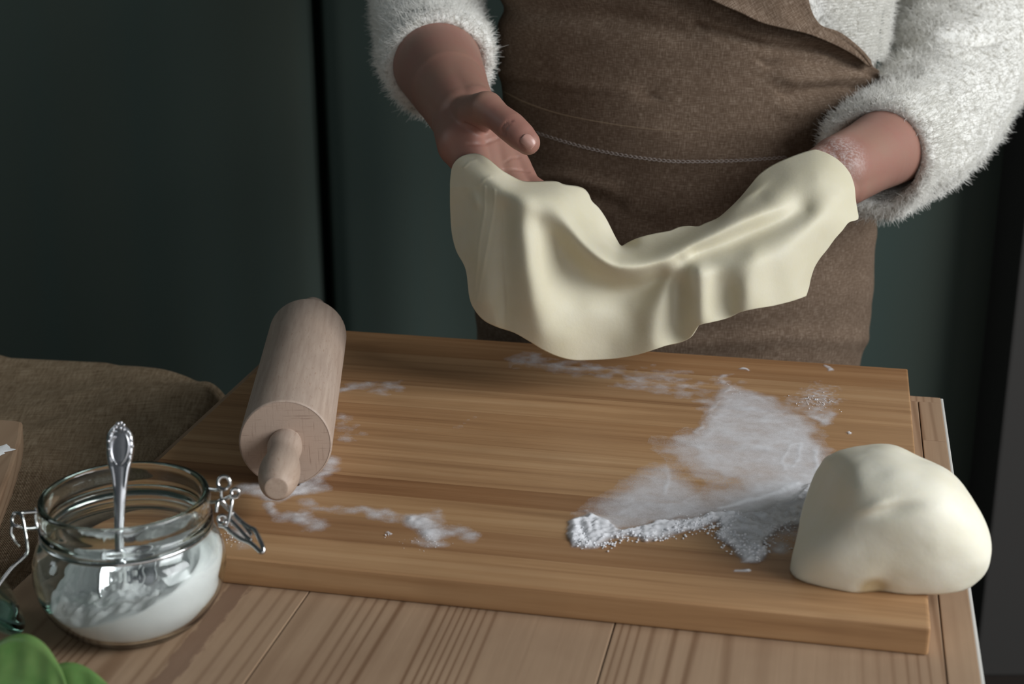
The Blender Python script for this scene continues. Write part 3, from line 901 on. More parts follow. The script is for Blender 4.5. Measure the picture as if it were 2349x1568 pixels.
# wire bail: one ring around the neck, hinge at the left, clasp at the right
JD = pj(JB + [0, 0, .06])[2]
def wire(mb, pts, r=.0012, n=None, m=8):
    P = np.array([at(*p) for p in pts]) - JB
    V, F = tube(catmull(P, n or len(pts) * 7), r, m); mb.add(V, F)
def loop(mb, px, py, d, rad_px, turns=1.4, r=.0012, ry=None, phase=0, lean=.0):
    n = 26; ry = ry or rad_px
    P = []
    for k in range(n):
        a_ = phase + turns * 2 * PI * k / (n - 1)
        P.append(at(px + rad_px * math.cos(a_), py + ry * math.sin(a_), d + .0035 * (k / (n - 1) - .5) + lean * math.cos(a_)) - JB)
    V, F = tube(np.array(P), r, 8); mb.add(V, F)
mb = MB()
ringp = [(.0484 * math.cos(a_), .0484 * math.sin(a_), .0598) for a_ in np.linspace(0, 2 * PI, 72)]
V, F = tube(np.array(ringp), .0010, 8, cap=False); mb.add(V, F)
mb.obj('neck_wire', M_CHROME, jar)
dr = pj(JB + [.052, 0, .065])[2]
mb = MB()
loop(mb, 514, 1108, dr, 14, 1.3, ry=15, phase=1.0)
loop(mb, 540, 1131, dr - .004, 9, 1.2, phase=2.6)
wire(mb, [(480, 1122, dr + .004), (500, 1124, dr), (508, 1121, dr)])
wire(mb, [(484, 1152, dr + .003), (498, 1151, dr - .003), (508, 1148, dr - .005), (518, 1158, dr - .004), (524, 1168, dr - .003)])
wire(mb, [(508, 1120, dr), (508, 1136, dr), (510, 1146, dr), (522, 1142, dr - .002), (531, 1138, dr - .003)])
wire(mb, [(531, 1138, dr - .003), (532, 1150, dr - .005), (529, 1175, dr - .006), (525, 1196, dr - .006), (520, 1206, dr - .006)])
mb.obj('wire_clasp', M_CHROME, jar)
mb = MB()
wire(mb, [(500, 1150, dr - .004), (498, 1162, dr - .005), (497, 1175, dr - .005)])
loop(mb, 510, 1192, dr - .005, 9, 1.2, ry=9, phase=.4)
# lever: two long arms that meet in a rounded tip
wire(mb, [(503, 1204, dr - .004), (516, 1208, dr - .006), (530, 1220, dr - .009), (552, 1236, dr - .013), (572, 1244, dr - .016), (585, 1254, dr - .018), (598, 1266, dr - .020), (604, 1264, dr - .020), (602, 1252, dr - .019), (594, 1234, dr - .016), (584, 1216, dr - .012), (572, 1210, dr - .010), (556, 1199, dr - .007), (535, 1178, dr - .004), (520, 1163, dr - .002), (507, 1152, dr - .001)], .0014, 120)
wire(mb, [(528, 1192, dr - .006), (548, 1212, dr - .009), (566, 1232, dr - .012), (577, 1240, dr - .014)], .0012)
wire(mb, [(553, 1196, dr - .007), (566, 1212, dr - .009), (578, 1228, dr - .011)], .0012)
mb.obj('clasp_lever', M_CHROME, jar)
dl = pj(JB + [-.052, 0, .065])[2]
mb = MB()
wire(mb, [(88, 1174, dl), (60, 1176, dl - .002), (45, 1177, dl - .004), (34, 1178, dl - .006), (28, 1190, dl - .006), (30, 1204, dl - .007), (42, 1208, dl - .007), (58, 1212, dl - .004), (88, 1211, dl)])
wire(mb, [(84, 1165, dl), (82, 1190, dl), (86, 1212, dl)], .0011)
wire(mb, [(36, 1176, dl - .006), (46, 1178, dl - .007), (53, 1192, dl - .008), (57, 1215, dl - .009), (62, 1245, dl - .010), (62, 1268, dl - .011), (50, 1282, dl - .013), (30, 1300, dl - .016), (12, 1322, dl - .019), (-8, 1350, dl - .022)], .0010, 90)
wire(mb, [(30, 1196, dl - .006), (26, 1222, dl - .006), (34, 1240, dl - .005), (44, 1254, dl - .003)], .0010)
mb.obj('wire_hinge', M_CHROME, jar)
# the lid hangs open at the left, only its near edge reaches into the frame
V, F = lathe([(1e-5, .0), (.030, .0), (.0455, .0006), (.0475, .003), (.0462, .0062), (.040, .0075), (.036, .011), (.030, .0125), (1e-5, .0128)], 72)
lid = obj('lid', V, F, M_GLASS, jar)
lp = at(-95, 1325, dl - .012) - JB
lid.location = lp; lid.rotation_euler = (math.radians(-20), math.radians(50), 0)

# ================================================================== TEASPOON
sp = empty('teaspoon', JB + [0, 0, .03], 0, label='ornate silver teaspoon standing in the flour jar', cat='spoon')
SO = JB + np.array([0, 0, .03])
sd0 = pj(JB + [-.006, -.010, .05])[2]
ctr = [(275, 968, sd0 + .004), (275, 975, sd0 + .0038), (275, 986, sd0 + .0034), (275, 1002, sd0 + .003), (275, 1030, sd0 + .0025), (274, 1058, sd0 + .0018), (275, 1090, sd0 + .001), (275, 1130, sd0), (274, 1180, sd0), (273, 1225, sd0), (274, 1262, sd0)]
wid = [6, 13, 24, 31, 32.5, 29, 21, 15.5, 12.5, 11, 9]
C = catmull(np.array([at(*c_) for c_ in ctr]), 60); Wd = catmull(np.array([[w_, 0.] for w_ in wid]), 60)[:, 0] / FPX * sd0
Wd = np.maximum(Wd, .0006)
rows = []
nn_ = 15
for i in range(60):
    th_ = .0011 + .0004 * (i > 30)
    ring = []
    for k in range(nn_):
        s_ = -1 + 2 * k / (nn_ - 1)
        bulge = -FW * (th_ * math.sqrt(max(0, 1 - s_ * s_)) + (.0008 * math.exp(-((abs(s_) - .78) / .15) ** 2) if i < 40 else 0))
        ring.append(C[i] + RT * s_ * Wd[i] + bulge)
    for k in range(nn_ - 2, 0, -1):
        s_ = -1 + 2 * k / (nn_ - 1)
        ring.append(C[i] + RT * s_ * Wd[i] + FW * th_ * math.sqrt(max(0, 1 - s_ * s_)) * .6)
    rows.append(ring)
V = np.array(rows).reshape(-1, 3) - SO; m_ = len(rows[0])
F = grid_faces(60, m_, True); F += [tuple(range(m_))[::-1], tuple(range(59 * m_, 60 * m_))]
obj('handle', V, F, M_SILVER, sp)
# relief beads and scrolls on the handle
mb = MB()
bs = bmesh.new(); bmesh.ops.create_uvsphere(bs, u_segments=8, v_segments=6, radius=1)
SV = np.array([v.co[:] for v in bs.verts]); SF = [tuple(v.index for v in f.verts) for f in bs.faces]; bs.free()
for (px, py, r_) in [(270,972,5),(277,970,5),(283,975,5),(266,980,4),(276,982,5),(284,985,4),(292,990,4),(298,998,4),(259,988,4),(252,1000,4),(248,1012,4),(301,1010,4),(303,1024,4),(299,1040,4),(297,1052,4),(249,1030,4),(252,1044,4),(255,1058,3.5),(262,1070,3.5),(296,1062,4),(290,1070,4),(282,1074,3.5),(256,1078,4),(262,1086,4),(265,1092,4),(288,1080,3),(286,1092,3.5),(278,1120,3),(281,1126,3),(272,1134,3),(275,1139,3.5),(283,1138,3)]:
    p_ = at(px, py, sd0 + .001) - SO
    mb.add(SV * r_ / FPX * sd0 * np.array([1, .7, 1]) + p_, SF)
for pts in ([(262,1000),(256,1012),(254,1030),(258,1050),(268,1066)], [(268,990),(284,992),(293,1008),(294,1030),(288,1050),(276,1068)], [(300,1050),(290,1066),(276,1082),(270,1100),(268,1110)]):
    P = np.array([at(x, y, sd0 + .0006) for x, y in pts]) - SO
    V, F = tube(catmull(P, 26), .0005, 6); mb.add(V, F)
mb.obj('relief', M_SILVER, sp, label='raised scrolls and beads on the silver handle')
# bowl, half sunk in the flour
bc_ = at(281, 1312, sd0 - .004) - SO
nu, nv = 16, 28
rows = []
for i in range(nu):
    f_ = i / (nu - 1)
    rows.append([(f_ * .0155 * math.cos(a_) * (1 + .10 * math.sin(a_)), 0.006 * (1 - f_ * f_), f_ * .0225 * math.sin(a_)) for a_ in np.linspace(0, 2 * PI, nv, endpoint=False)])
V = np.array(rows).reshape(-1, 3)
Rm = np.array((Matrix.Rotation(math.radians(18), 3, 'Y') @ Matrix.Rotation(math.radians(-38), 3, 'X')))
bowl = obj('bowl', V @ Rm.T + bc_ + np.array([.001, .004, -.004]), grid_faces(nu, nv, True), M_SILVER, sp)
s = bowl.modifiers.new('t', 'SOLIDIFY'); s.thickness = .0008
V, F = tube(catmull(np.array([at(274, 1255, sd0), at(275, 1272, sd0), at(279, 1292, sd0 - .001)]) - SO, 14), np.linspace(.0024, .0042, 14), 10)
obj('neck', V, F, M_SILVER, sp)

# ================================================================== BURLAP SACK (left, beside the table)
SCU, SCV = -.330, .205
hu, hv = .270, .325
nl, nh = 200, 110
sv = []; suv = []
for j in range(nh):
    # path over the top from the floor up the side and in to the middle
    t_ = j / (nh - 1)
    for i in range(nl):
        a_ = 2 * PI * i / nl
        ca_, sa_ = math.cos(a_), math.sin(a_)
        e_ = .30
        ex_, ey_ = np.sign(ca_) * abs(ca_) ** e_, np.sign(sa_) * abs(sa_) ** e_
        ph = t_ * PI / 2
        if t_ < .45:
            k_ = t_ / .45; rr_ = 1.0 + .03 * math.sin(k_ * PI); zz = .62 * k_
        else:
            k_ = (t_ - .45) / .55
            th_ = min(k_ / .35, 1) * PI / 2
            if k_ < .35: rr_ = 1 - .10 * (1 - math.cos(th_)); zz = .62 + .078 * math.sin(th_)
            else: rr_ = .90 * (1 - (k_ - .35) / .65); zz = .698
        sv.append((SCU + hu * ex_ * rr_, SCV + hv * ey_ * rr_, zz)); suv.append((a_ * .28, 0))
sv = np.array(sv)
topw = np.clip((sv[:, 2] - .5) / .15, 0, 1)
lump_ = n3(sv, 6, 2) * .035 + n3(sv + 2, 15, 3) * .016
sv[:, 2] += topw * (lump_ + .004 * np.clip((-.22 - sv[:, 0]) / .2, -1, 1))
sv[:, 0] += n3(sv + 7, 9, 2) * .02; sv[:, 1] += n3(sv + 11, 9, 2) * .03
sv[:, 2] = np.maximum(sv[:, 2], 0)
world_sv = np.array([uvz(u, v, z) for u, v, z in sv])
sb = uvz(SCU, SCV, 0)
sack = obj('burlap_sack', world_sv - sb, grid_faces(nh, nl, True), M_BURLAP, label='lumpy brown burlap sack standing left of the table', cat='sack')
sack.location = sb
# uv in metres, along u and (v + height)
set_uv(sack.data, np.stack([sv[:, 0] + .3 * sv[:, 1], sv[:, 1] * .95 - .3 * sv[:, 0] - np.where(sv[:, 2] < .62, sv[:, 2], .62)], 1))

# small wooden board on the sack, only its corner is in the frame
zt = .742
pc = [onz(52, 966, zt), onz(47, 1005, zt), onz(25, 1075, zt), onz(-10, 1165, zt), onz(-60, 1250, zt), onz(-330, 1200, zt), onz(-240, 955, zt), onz(-60, 958, zt), onz(30, 962, zt)]
bm = bmesh.new()
cen = np.mean(pc, axis=0)
top = [bm.verts.new(p - cen) for p in pc]; bot = [bm.verts.new(p - cen + (cen - p) * .03 - [0, 0, .022]) for p in pc]
bm.faces.new(top); bm.faces.new(bot[::-1])
for i in range(len(pc)):
    j = (i + 1) % len(pc); bm.faces.new((top[j], top[i], bot[i], bot[j]))
bmesh.ops.recalc_face_normals(bm, faces=bm.faces)
bmesh.ops.bevel(bm, geom=[e_ for e_ in bm.edges], offset=.0025, segments=2, profile=.6, affect='EDGES')
tray = bm_obj('small_board', bm, M_TABLE, None, label='corner of a small worn wooden board lying on the burlap sack', cat='board')
tray.location = cen
# flour smudge on it
fp = onz(2, 1035, zt) + [0, 0, .0004]
V = [(0, 0, .0012)] + [((.007 + .003 * math.sin(3 * a_) + .002 * math.sin(7 * a_)) * math.cos(a_), (.011 + .003 * math.cos(4 * a_)) * math.sin(a_), 0) for a_ in np.linspace(0, 2 * PI, 40, endpoint=False)]
sm = obj('flour_smudge', V, [(0, 1 + i, 1 + (i + 1) % 40) for i in range(40)], M_FLOUR, label='small white flour smudge on the board at the left edge', cat='flour', kind='stuff')
sm.location = fp

# ================================================================== BASIL
bas = empty('basil_sprig', onz(40, 1660, ZT), 0, label='out of focus green basil leaves in the near left corner', cat='herb')
BO = np.array(bas.location)
def leaf(base, tip, width, normal, curl=.25):
    base, tip = np.array(base), np.array(tip); ax_ = tip - base; L = np.linalg.norm(ax_); ax_ /= L
    nrm = np.array(normal, float); nrm -= ax_ * (nrm @ ax_); nrm /= np.linalg.norm(nrm); sd = np.cross(ax_, nrm)
    n, m = 22, 11; V = []
    for i in range(n):
        t_ = i / (n - 1)
        w_ = width * (math.sin(PI * t_ ** .8) ** .75) * (1 - .15 * t_) + .0004
        for k in range(m):
            s_ = -1 + 2 * k / (m - 1)
            puff = .0022 * math.sin(t_ * 24 + abs(s_) * 5) * abs(s_) * (1 - abs(s_))
            V.append(base + ax_ * L * t_ + sd * s_ * w_ + nrm * (abs(s_) ** 1.5 * w_ * .35 * (1 if curl > 0 else -1) - curl * L * t_ * t_ * .6 + puff - .0012 * math.exp(-(s_ / .08) ** 2)))
    V = np.array(V)
    o = obj('leaf', V - BO, grid_faces(n, m), M_LEAF, bas); s_ = o.modifiers.new('t', 'SOLIDIFY'); s_.thickness = .0006
    set_uv(o.data, np.tile([[0., 0.]], (len(V), 1)))
    return o
crown = at(-40, 1640, .80)
leaf(at(-70, 1545, .795), at(150, 1590, .775), .026, UPV * .8 - FW * .8 + RT * .2, .12)
leaf(at(60, 1600, .79), at(262, 1590, .785), .019, UPV * .7 - FW * .5 + RT * .6, .12)
leaf(at(-20, 1680, .79), at(120, 1780, .735), .024, UPV - FW * .3, .25)
leaf(at(-60, 1640, .80), at(-260, 1560, .80), .024, UPV - FW * .4, .2)
leaf(at(-60, 1660, .79), at(-160, 1770, .735), .022, UPV - FW * .2, .2)
for end in ((-70, 1545, .795), (60, 1600, .79), (-20, 1680, .79), (-60, 1640, .80), (-60, 1660, .79)):
    mid = (at(*end) + BO) / 2 + np.array([.004, 0, .006])
    V, F = tube(catmull(np.array([BO + [0, 0, .001], mid, at(*end)]) - BO, 12), .0014, 7)
    obj('stem', V, F, M_LEAF, bas)

# ================================================================== PERSON
TC = at(1580, 300, 1.5)
PSI = .10
E1 = np.array([math.cos(PSI), -math.sin(PSI), 0]); E2 = np.array([math.sin(PSI), math.cos(PSI), 0])
per = empty('person', (TC[0], TC[1], 0), 0, label='person in a fluffy white jumper and brown linen apron holding up dough', cat='person')
PO = np.array([TC[0], TC[1], 0])
# horizontal half widths: z, centre shift along E1, half width a, half depth b
TORSO = np.array([(.00, .0, .13, .09), (.45, -.012, .180, .112), (.66, -.016, .188, .116), (.76, -.012, .192, .120), (.86, -.002, .181, .120), (.92, .000, .177, .118), (1.0, .0, .180, .114), (1.1, .0, .186, .112), (1.25, .0, .196, .112), (1.38, .0, .18, .09), (1.44, .0, .10, .06), (1.46, 0, .06, .055)])
def tor(z, k): return np.interp(z, TORSO[:, 0], TORSO[:, k])
def torso(phi, z, off=0.0):
    """phi measured from the front (towards the camera), positive to the right of the picture"""
    a_, b_, s_ = tor(z, 2) + off, tor(z, 3) + off, tor(z, 1)
    return np.array([TC[0], TC[1], 0]) + E1 * (s_ + a_ * math.sin(phi)) - E2 * (b_ * math.cos(phi)) + np.array([0, 0, z])
def hit(px, py, off=0.0):
    """where the sight line through a picture point meets the front of the torso"""
    best = None
    d_ = 1.28
    r_ = ray(px, py)
    lo = None
    for d_ in np.arange(1.2, 1.62, .004):
        p = CAM + r_ * d_
        q_ = p - np.array([TC[0], TC[1], 0]); a_, b_, s_ = tor(p[2], 2) + off, tor(p[2], 3) + off, tor(p[2], 1)
        f_ = ((q_ @ E1 - s_) / a_) ** 2 + ((q_ @ E2) / b_) ** 2 - 1
        if best is None or f_ < best[0]: best = (f_, d_)
        if f_ < 0: break
    if f_ < 0:
        lo, hi = d_ - .004, d_
        for _ in range(14):
            mid = (lo + hi) / 2; p = CAM + r_ * mid
            q_ = p - np.array([TC[0], TC[1], 0]); a_, b_, s_ = tor(p[2], 2) + off, tor(p[2], 3) + off, tor(p[2], 1)
            f_ = ((q_ @ E1 - s_) / a_) ** 2 + ((q_ @ E2) / b_) ** 2 - 1
            if f_ < 0: hi = mid
            else: lo = mid
        return CAM + r_ * hi
    return CAM + r_ * best[1]

# ---- body: arms, hands, trunk core as one surface
def cone_bm(bm, p0, r0, p1, r1, m=40):
    p0, p1 = np.array(p0), np.array(p1)
    V, F = tube(np.array([p0, p1]), [r0, r1], m)
    vs = [bm.verts.new(v) for v in V]
    for f in F: bm.faces.new([vs[i] for i in f])
def ball_bm(bm, p, r, sub=4):
    mt = Matrix.Translation(Vector(p)) @ Matrix.Scale(r, 4)
    bmesh.ops.create_icosphere(bm, subdivisions=sub, radius=1.0, matrix=mt)
def chain(bm, pts):
    """pts: (px, py, d, r)"""
    P = [(at(x, y, d), r) for x, y, d, r in pts]
    for (p, r) in P: ball_bm(bm, p, r)
    for (p, r), (q_, s_) in zip(P[:-1], P[1:]): cone_bm(bm, p, r, q_, s_)
bm = bmesh.new()
# her right arm (left in the picture)
sh_l = at(1010, -820, 1.62); sh_r = at(2160, -820, 1.62)
chain(bm, [(1010, -820, 1.62, .050), (975, -300, 1.57, .045), (962, 15, 1.49, .043), (1000, 140, 1.375, .0405), (1030, 200, 1.31, .0335), (1066, 262, 1.255, .0240)])
chain(bm, [(1030, 200, 1.31, .0335), (1048, 280, 1.258, .0205)])
chain(bm, [(1030, 200, 1.31, .0335), (1088, 242, 1.250, .0175)])
# palm
chain(bm, [(1048, 280, 1.258, .0205), (1058, 330, 1.222, .0195), (1096, 400, 1.208, .0130)])
chain(bm, [(1066, 262, 1.255, .022), (1100, 345, 1.232, .0190), (1130, 415, 1.215, .0135)])
chain(bm, [(1075, 270, 1.250, .019), (1135, 350, 1.236, .0165), (1165, 405, 1.220, .0125)])
chain(bm, [(1080, 275, 1.245, .016), (1160, 345, 1.240, .0135), (1188, 385, 1.232, .0115)])
# four fingers run on to the right under the dough
chain(bm, [(1188, 385, 1.232, .0112), (1212, 425, 1.220, .0098), (1258, 450, 1.208, .0085), (1305, 466, 1.203, .0072)])
chain(bm, [(1165, 405, 1.220, .0115), (1196, 450, 1.204, .0100), (1246, 482, 1.198, .0088), (1298, 500, 1.197, .0074)])
chain(bm, [(1130, 415, 1.215, .0110), (1160, 465, 1.200, .0095), (1202, 502, 1.196, .0084), (1245, 520, 1.197, .0070)])
chain(bm, [(1096, 400, 1.206, .0105), (1112, 465, 1.197, .0086), (1145, 500, 1.195, .0076), (1178, 520, 1.196, .0064)])
# thumb
chain(bm, [(1070, 268, 1.245, .0175), (1092, 262, 1.215, .0160), (1116, 249, 1.195, .0138), (1142, 268, 1.184, .0112), (1172, 291, 1.174, .0119), (1195, 312, 1.168, .0112), (1211, 327, 1.165, .0096)])
# her left arm (right in the picture)
chain(bm, [(2160, -820, 1.62, .050), (2190, -300, 1.58, .046), (2222, 170, 1.50, .044), (2080, 312, 1.37, .0380), (1995, 358, 1.30, .0312), (1925, 393, 1.25, .0262)])
chain(bm, [(1995, 358, 1.30, .0312), (1918, 372, 1.25, .0215)]); chain(bm, [(1995, 358, 1.30, .0312), (1935, 416, 1.25, .0215)])
# back of the hand and fingers under the dough
for (a_, b_, c_, d_, e_) in (
    ((1915, 372, 1.25, .020), (1760, 455, 1.222, .0130), (1670, 520, 1.205, .0100), (1600, 552, 1.200, .0088), (1550, 570, 1.200, .0074)),
    ((1925, 385, 1.248, .021), (1765, 490, 1.210, .0135), (1672, 560, 1.195, .0102), (1608, 598, 1.188, .0090), (1560, 618, 1.190, .0076)),
    ((1930, 400, 1.248, .021), (1790, 515, 1.205, .0130), (1710, 588, 1.192, .0098), (1655, 628, 1.190, .0086), (1615, 648, 1.194, .0072)),
    ((1935, 415, 1.248, .019), (1830, 525, 1.205, .0115), (1765, 590, 1.195, .0088), (1722, 625, 1.194, .0076), (1692, 645, 1.198, .0064))):
    chain(bm, [a_, b_, c_, d_, e_])
chain(bm, [(1900, 385, 1.252, .018), (1810, 440, 1.240, .0150), (1745, 495, 1.225, .0118), (1690, 535, 1.215, .0105), (1650, 555, 1.208, .0085)])
# trunk core, neck
for (z, r_, dx) in ((.80, .09, .0), (.95, .09, 0), (1.1, .09, 0), (1.3, .09, 0), (1.36, .075, 0), (1.44, .05, 0), (1.5, .048, 0)):
    ball_bm(bm, TC * [1, 1, 0] + np.array([0, 0, z]), r_)
core = TC * np.array([1, 1, 0])
for (z0, r0, z1, r1) in ((.8, .09, 1.3, .09), (1.3, .09, 1.44, .05), (1.44, .05, 1.5, .048)):
    cone_bm(bm, core + [0, 0, z0], r0, core + [0, 0, z1], r1, 28)
for shp in (sh_l, sh_r):
    cone_bm(bm, core + [0, 0, 1.36], .06, shp, .05, 24)
for v in bm.verts: v.co -= Vector(PO)
body = bm_obj('body', bm, M_SKIN, per, True)
rm = body.modifiers.new('remesh', 'REMESH'); rm.mode = 'VOXEL'; rm.voxel_size = .0015; rm.use_smooth_shade = True
sm_ = body.modifiers.new('smooth', 'SMOOTH'); sm_.factor = .5; sm_.iterations = 10
# knuckle creases of the thumb: grooves pressed into the finished surface
dg = bpy.context.evaluated_depsgraph_get()
me2 = bpy.data.meshes.new_from_object(body.evaluated_get(dg)); body.modifiers.clear()
old = body.data; body.data = me2; bpy.data.meshes.remove(old)
bv = np.empty(len(me2.vertices) * 3); me2.vertices.foreach_get('co', bv); bv = bv.reshape(-1, 3)
nv_ = np.empty(len(me2.vertices) * 3); me2.vertices.foreach_get('normal', nv_); nv_ = nv_.reshape(-1, 3)
bX, bY, bD = pj(bv + PO)
near = bD < 1.26
disp = np.zeros(len(bv))
def groove(pts, w_, amp, msk):
    global disp
    disp += amp * np.exp(-(seg_d(bX, bY, pts) / w_) ** 2) * msk
thm = near & (bD < 1.20)
groove([(1152, 306), (1150, 296), (1156, 286), (1164, 279), (1174, 277)], 3.0, -.0013, thm)
groove([(1158, 308), (1157, 299), (1162, 291), (1168, 286)], 2.6, -.0009, thm)
groove([(1192, 322), (1194, 334), (1202, 344)], 2.4, -.0006, thm)
groove([(1160, 372), (1172, 362), (1190, 361)], 3, -.0007, near & (bX > 1100))
groove([(1155, 389), (1180, 388), (1200, 391), (1212, 394)], 3, -.0010, near & (bX > 1100))
groove([(1066, 283), (1085, 292), (1110, 304)], 4, -.0012, near)
groove([(1075, 330), (1110, 330), (1140, 318)], 5, -.0010, near & (bD > 1.19))
bv = bv + nv_ * disp[:, None]
me2.vertices.foreach_set('co', bv.ravel())
if not me2.materials: me2.materials.append(M_SKIN)
me2.polygons.foreach_set('use_smooth', [True] * len(me2.polygons)); me2.update()
# let the dough lie on the hands: wherever a hand would show through, the sheet bulges over it
from mathutils.bvhtree import BVHTree as BT
bb = BT.FromPolygons([tuple(p_ + PO) for p_ in bv], [tuple(f.vertices) for f in me2.polygons])
push = np.zeros(len(P3))
for i in range(len(P3)):
    v_ = P3[i] - CAM; d_ = np.linalg.norm(v_)
    h_ = bb.ray_cast(Vector(CAM), Vector(v_ / d_), d_ + .012)
    if h_[0] is not None: push[i] = max(0, d_ + .0045 - h_[3])
push = push.reshape(NY, NX)
p0_ = push.copy()
for _ in range(60):
    q_ = np.pad(push, 1, mode='edge')
    push = np.maximum(p0_, (q_[:-2, 1:-1] + q_[2:, 1:-1] + q_[1:-1, :-2] + q_[1:-1, 2:]) / 4)
vd = P3 - CAM; vd /= np.linalg.norm(vd, axis=1)[:, None]
P3 = P3 - vd * push.reshape(-1)[:, None]
sheet.data.vertices.foreach_set('co', (P3 - base_pt).ravel()); sheet.data.update()
# thumb nail: a thin curved plate set on the tip
nc = None
sel = np.where(thm)[0]
def surf(px, py):
    d_ = np.hypot(bX[sel] - px, bY[sel] - py) + (bD[sel] - bD[sel].min()) * 200
    i = sel[np.argmin(d_)]; return bv[i], nv_[i]
ctr_, nor_ = surf(1212, 326)
axn = (at(1212, 328, 1.165) - at(1172, 293, 1.174)); axn /= np.linalg.norm(axn)
axn -= nor_ * (axn @ nor_); axn /= np.linalg.norm(axn); sdn = np.cross(axn, nor_)
rows = []
for i in range(13):
    t_ = -1 + 2 * i / 12
    for k in range(13):
        s_ = -1 + 2 * k / 12
        wv_ = .0046 * (1 - .12 * t_ * t_ - .25 * max(0, t_) ** 4 - .35 * max(0, -t_) ** 4)
        rows.append(ctr_ + axn * t_ * .0056 + sdn * s_ * wv_ + nor_ * (.0003 - .0019 * s_ * s_ - .0009 * t_ * t_))
nl_ = obj('thumbnail', rows, grid_faces(13, 13), M_NAIL, body)
s = nl_.modifiers.new('t', 'SOLIDIFY'); s.thickness = .0007; s.offset = 0

# ---- clothes below: dark trousers hidden behind the table and apron
mb = MB()
for sx in (-.085, .085):
    P = [core + E1 * sx * .9 + [0, 0, .03], core + E1 * sx + [0, 0, .45], core + E1 * sx + [0, 0, .80]]
    V, F = tube(catmull(np.array(P), 16) - PO, np.linspace(.055, .088, 16), 20); mb.add(V, F)
mb.obj('trousers', M_DARKCLOTH, per)
for sx in (-.08, .08):
    c_ = core + E1 * sx * .9 - E2 * .05 - PO
    bs = bmesh.new(); bmesh.ops.create_uvsphere(bs, u_segments=16, v_segments=10, radius=1)
    for v in bs.verts:
        z = max(v.co.z, -.4); v.co = Vector((v.co.x * .045 + c_[0], v.co.y * .12 + c_[1], (z + .4) * .05))
    bm_obj('shoe', bs, M_DARKCLOTH, per, True)

# ---- jumper body
n_, m_ = 60, 96
V = []
for z in np.linspace(.84, 1.455, n_):
    for a_ in np.linspace(0, 2 * PI, m_, endpoint=False): V.append(torso(a_, z, -.006 if z < 1.03 else -.002))
V = np.array(V); V += (V - core - np.stack([np.zeros(len(V)), np.zeros(len(V)), V[:, 2]], 1)) * (n3(V, 30, 3) * .02)[:, None]
jum = obj('jumper_body', V - PO, grid_faces(n_, m_, True), M_WOOL, per)

# ---- sleeves
def sleeve(ctrl, seed, creases, opening):
    P = np.array([list(at(x, y, d)) + [r] for x, y, d, r in ctrl])
    n = 110; m = 100
    C4 = catmull(P, n); path, rad = C4[:, :3], C4[:, 3]
    T, N, B = frames(path)
    a_ = np.linspace(0, 2 * PI, m, endpoint=False)
    rows = []
    for i in range(n):
        rows.append(path[i] + rad[i] * (np.cos(a_)[:, None] * N[i] + np.sin(a_)[:, None] * B[i]))
    # rolled hem: the lip turns inward and runs back up inside
    e_r = rad[-1]
    for k in range(1, 9):
        th_ = PI * k / 8; lip = .006
        c_ = path[-1] + T[-1] * lip * math.sin(th_)
        r_ = e_r - lip * (1 - math.cos(th_))
        rows.append(c_ + r_ * (np.cos(a_)[:, None] * N[-1] + np.sin(a_)[:, None] * B[-1]))
    for k in range(1, 12):
        c_ = path[-1] - T[-1] * .006 * k
        r_ = e_r - .012 - .0004 * k
        rows.append(c_ + r_ * (np.cos(a_)[:, None] * N[-1] + np.sin(a_)[:, None] * B[-1]))
    V = np.array(rows); K = len(rows)
    V = V.reshape(-1, 3)
    ctrl_path = np.vstack([path, np.repeat(path[-1:], K - n, 0)])
    rdv = V - np.repeat(ctrl_path, m, 0); rdv /= np.linalg.norm(rdv, axis=1)[:, None] + 1e-9
    amt = n3(V + seed, 26, 3) * .016 + n3(V + seed, 110, 2) * .0022
    w_ = np.repeat(np.r_[np.ones(n), np.linspace(.8, .25, K - n)], m)
    X_, Y_, D_ = pj(V)
    for pts, wd_, am in creases:
        amt += am * np.exp(-(seg_d(X_, Y_, pts) / wd_) ** 2)
    V = V + rdv * (amt * w_)[:, None]
    o = obj('sleeve', V - PO, grid_faces(K, m, True), M_WOOL, per)
    return o, V, rdv, n, m, T, K
SL = sleeve([(1000, -760, 1.62, .062), (980, -300, 1.57, .058), (975, -60, 1.52, .053), (980, 55, 1.455, .0505), (1004, 152, 1.372, .0500)], 1, [], 0)
SR = sleeve([(2165, -760, 1.63, .066), (2185, -300, 1.59, .066), (2192, 0, 1.56, .066), (2205, 130, 1.52, .068), (2150, 250, 1.45, .062), (2070, 322, 1.38, .0560), (2015, 360, 1.335, .0505)], 4,
            [([(2040, 112), (2120, 105), (2200, 92), (2290, 90)], 9, -.009), ([(2040, 60), (2150, 70), (2240, 60)], 22, .003), ([(1990, 190), (2100, 170)], 12, -.004)], 0)

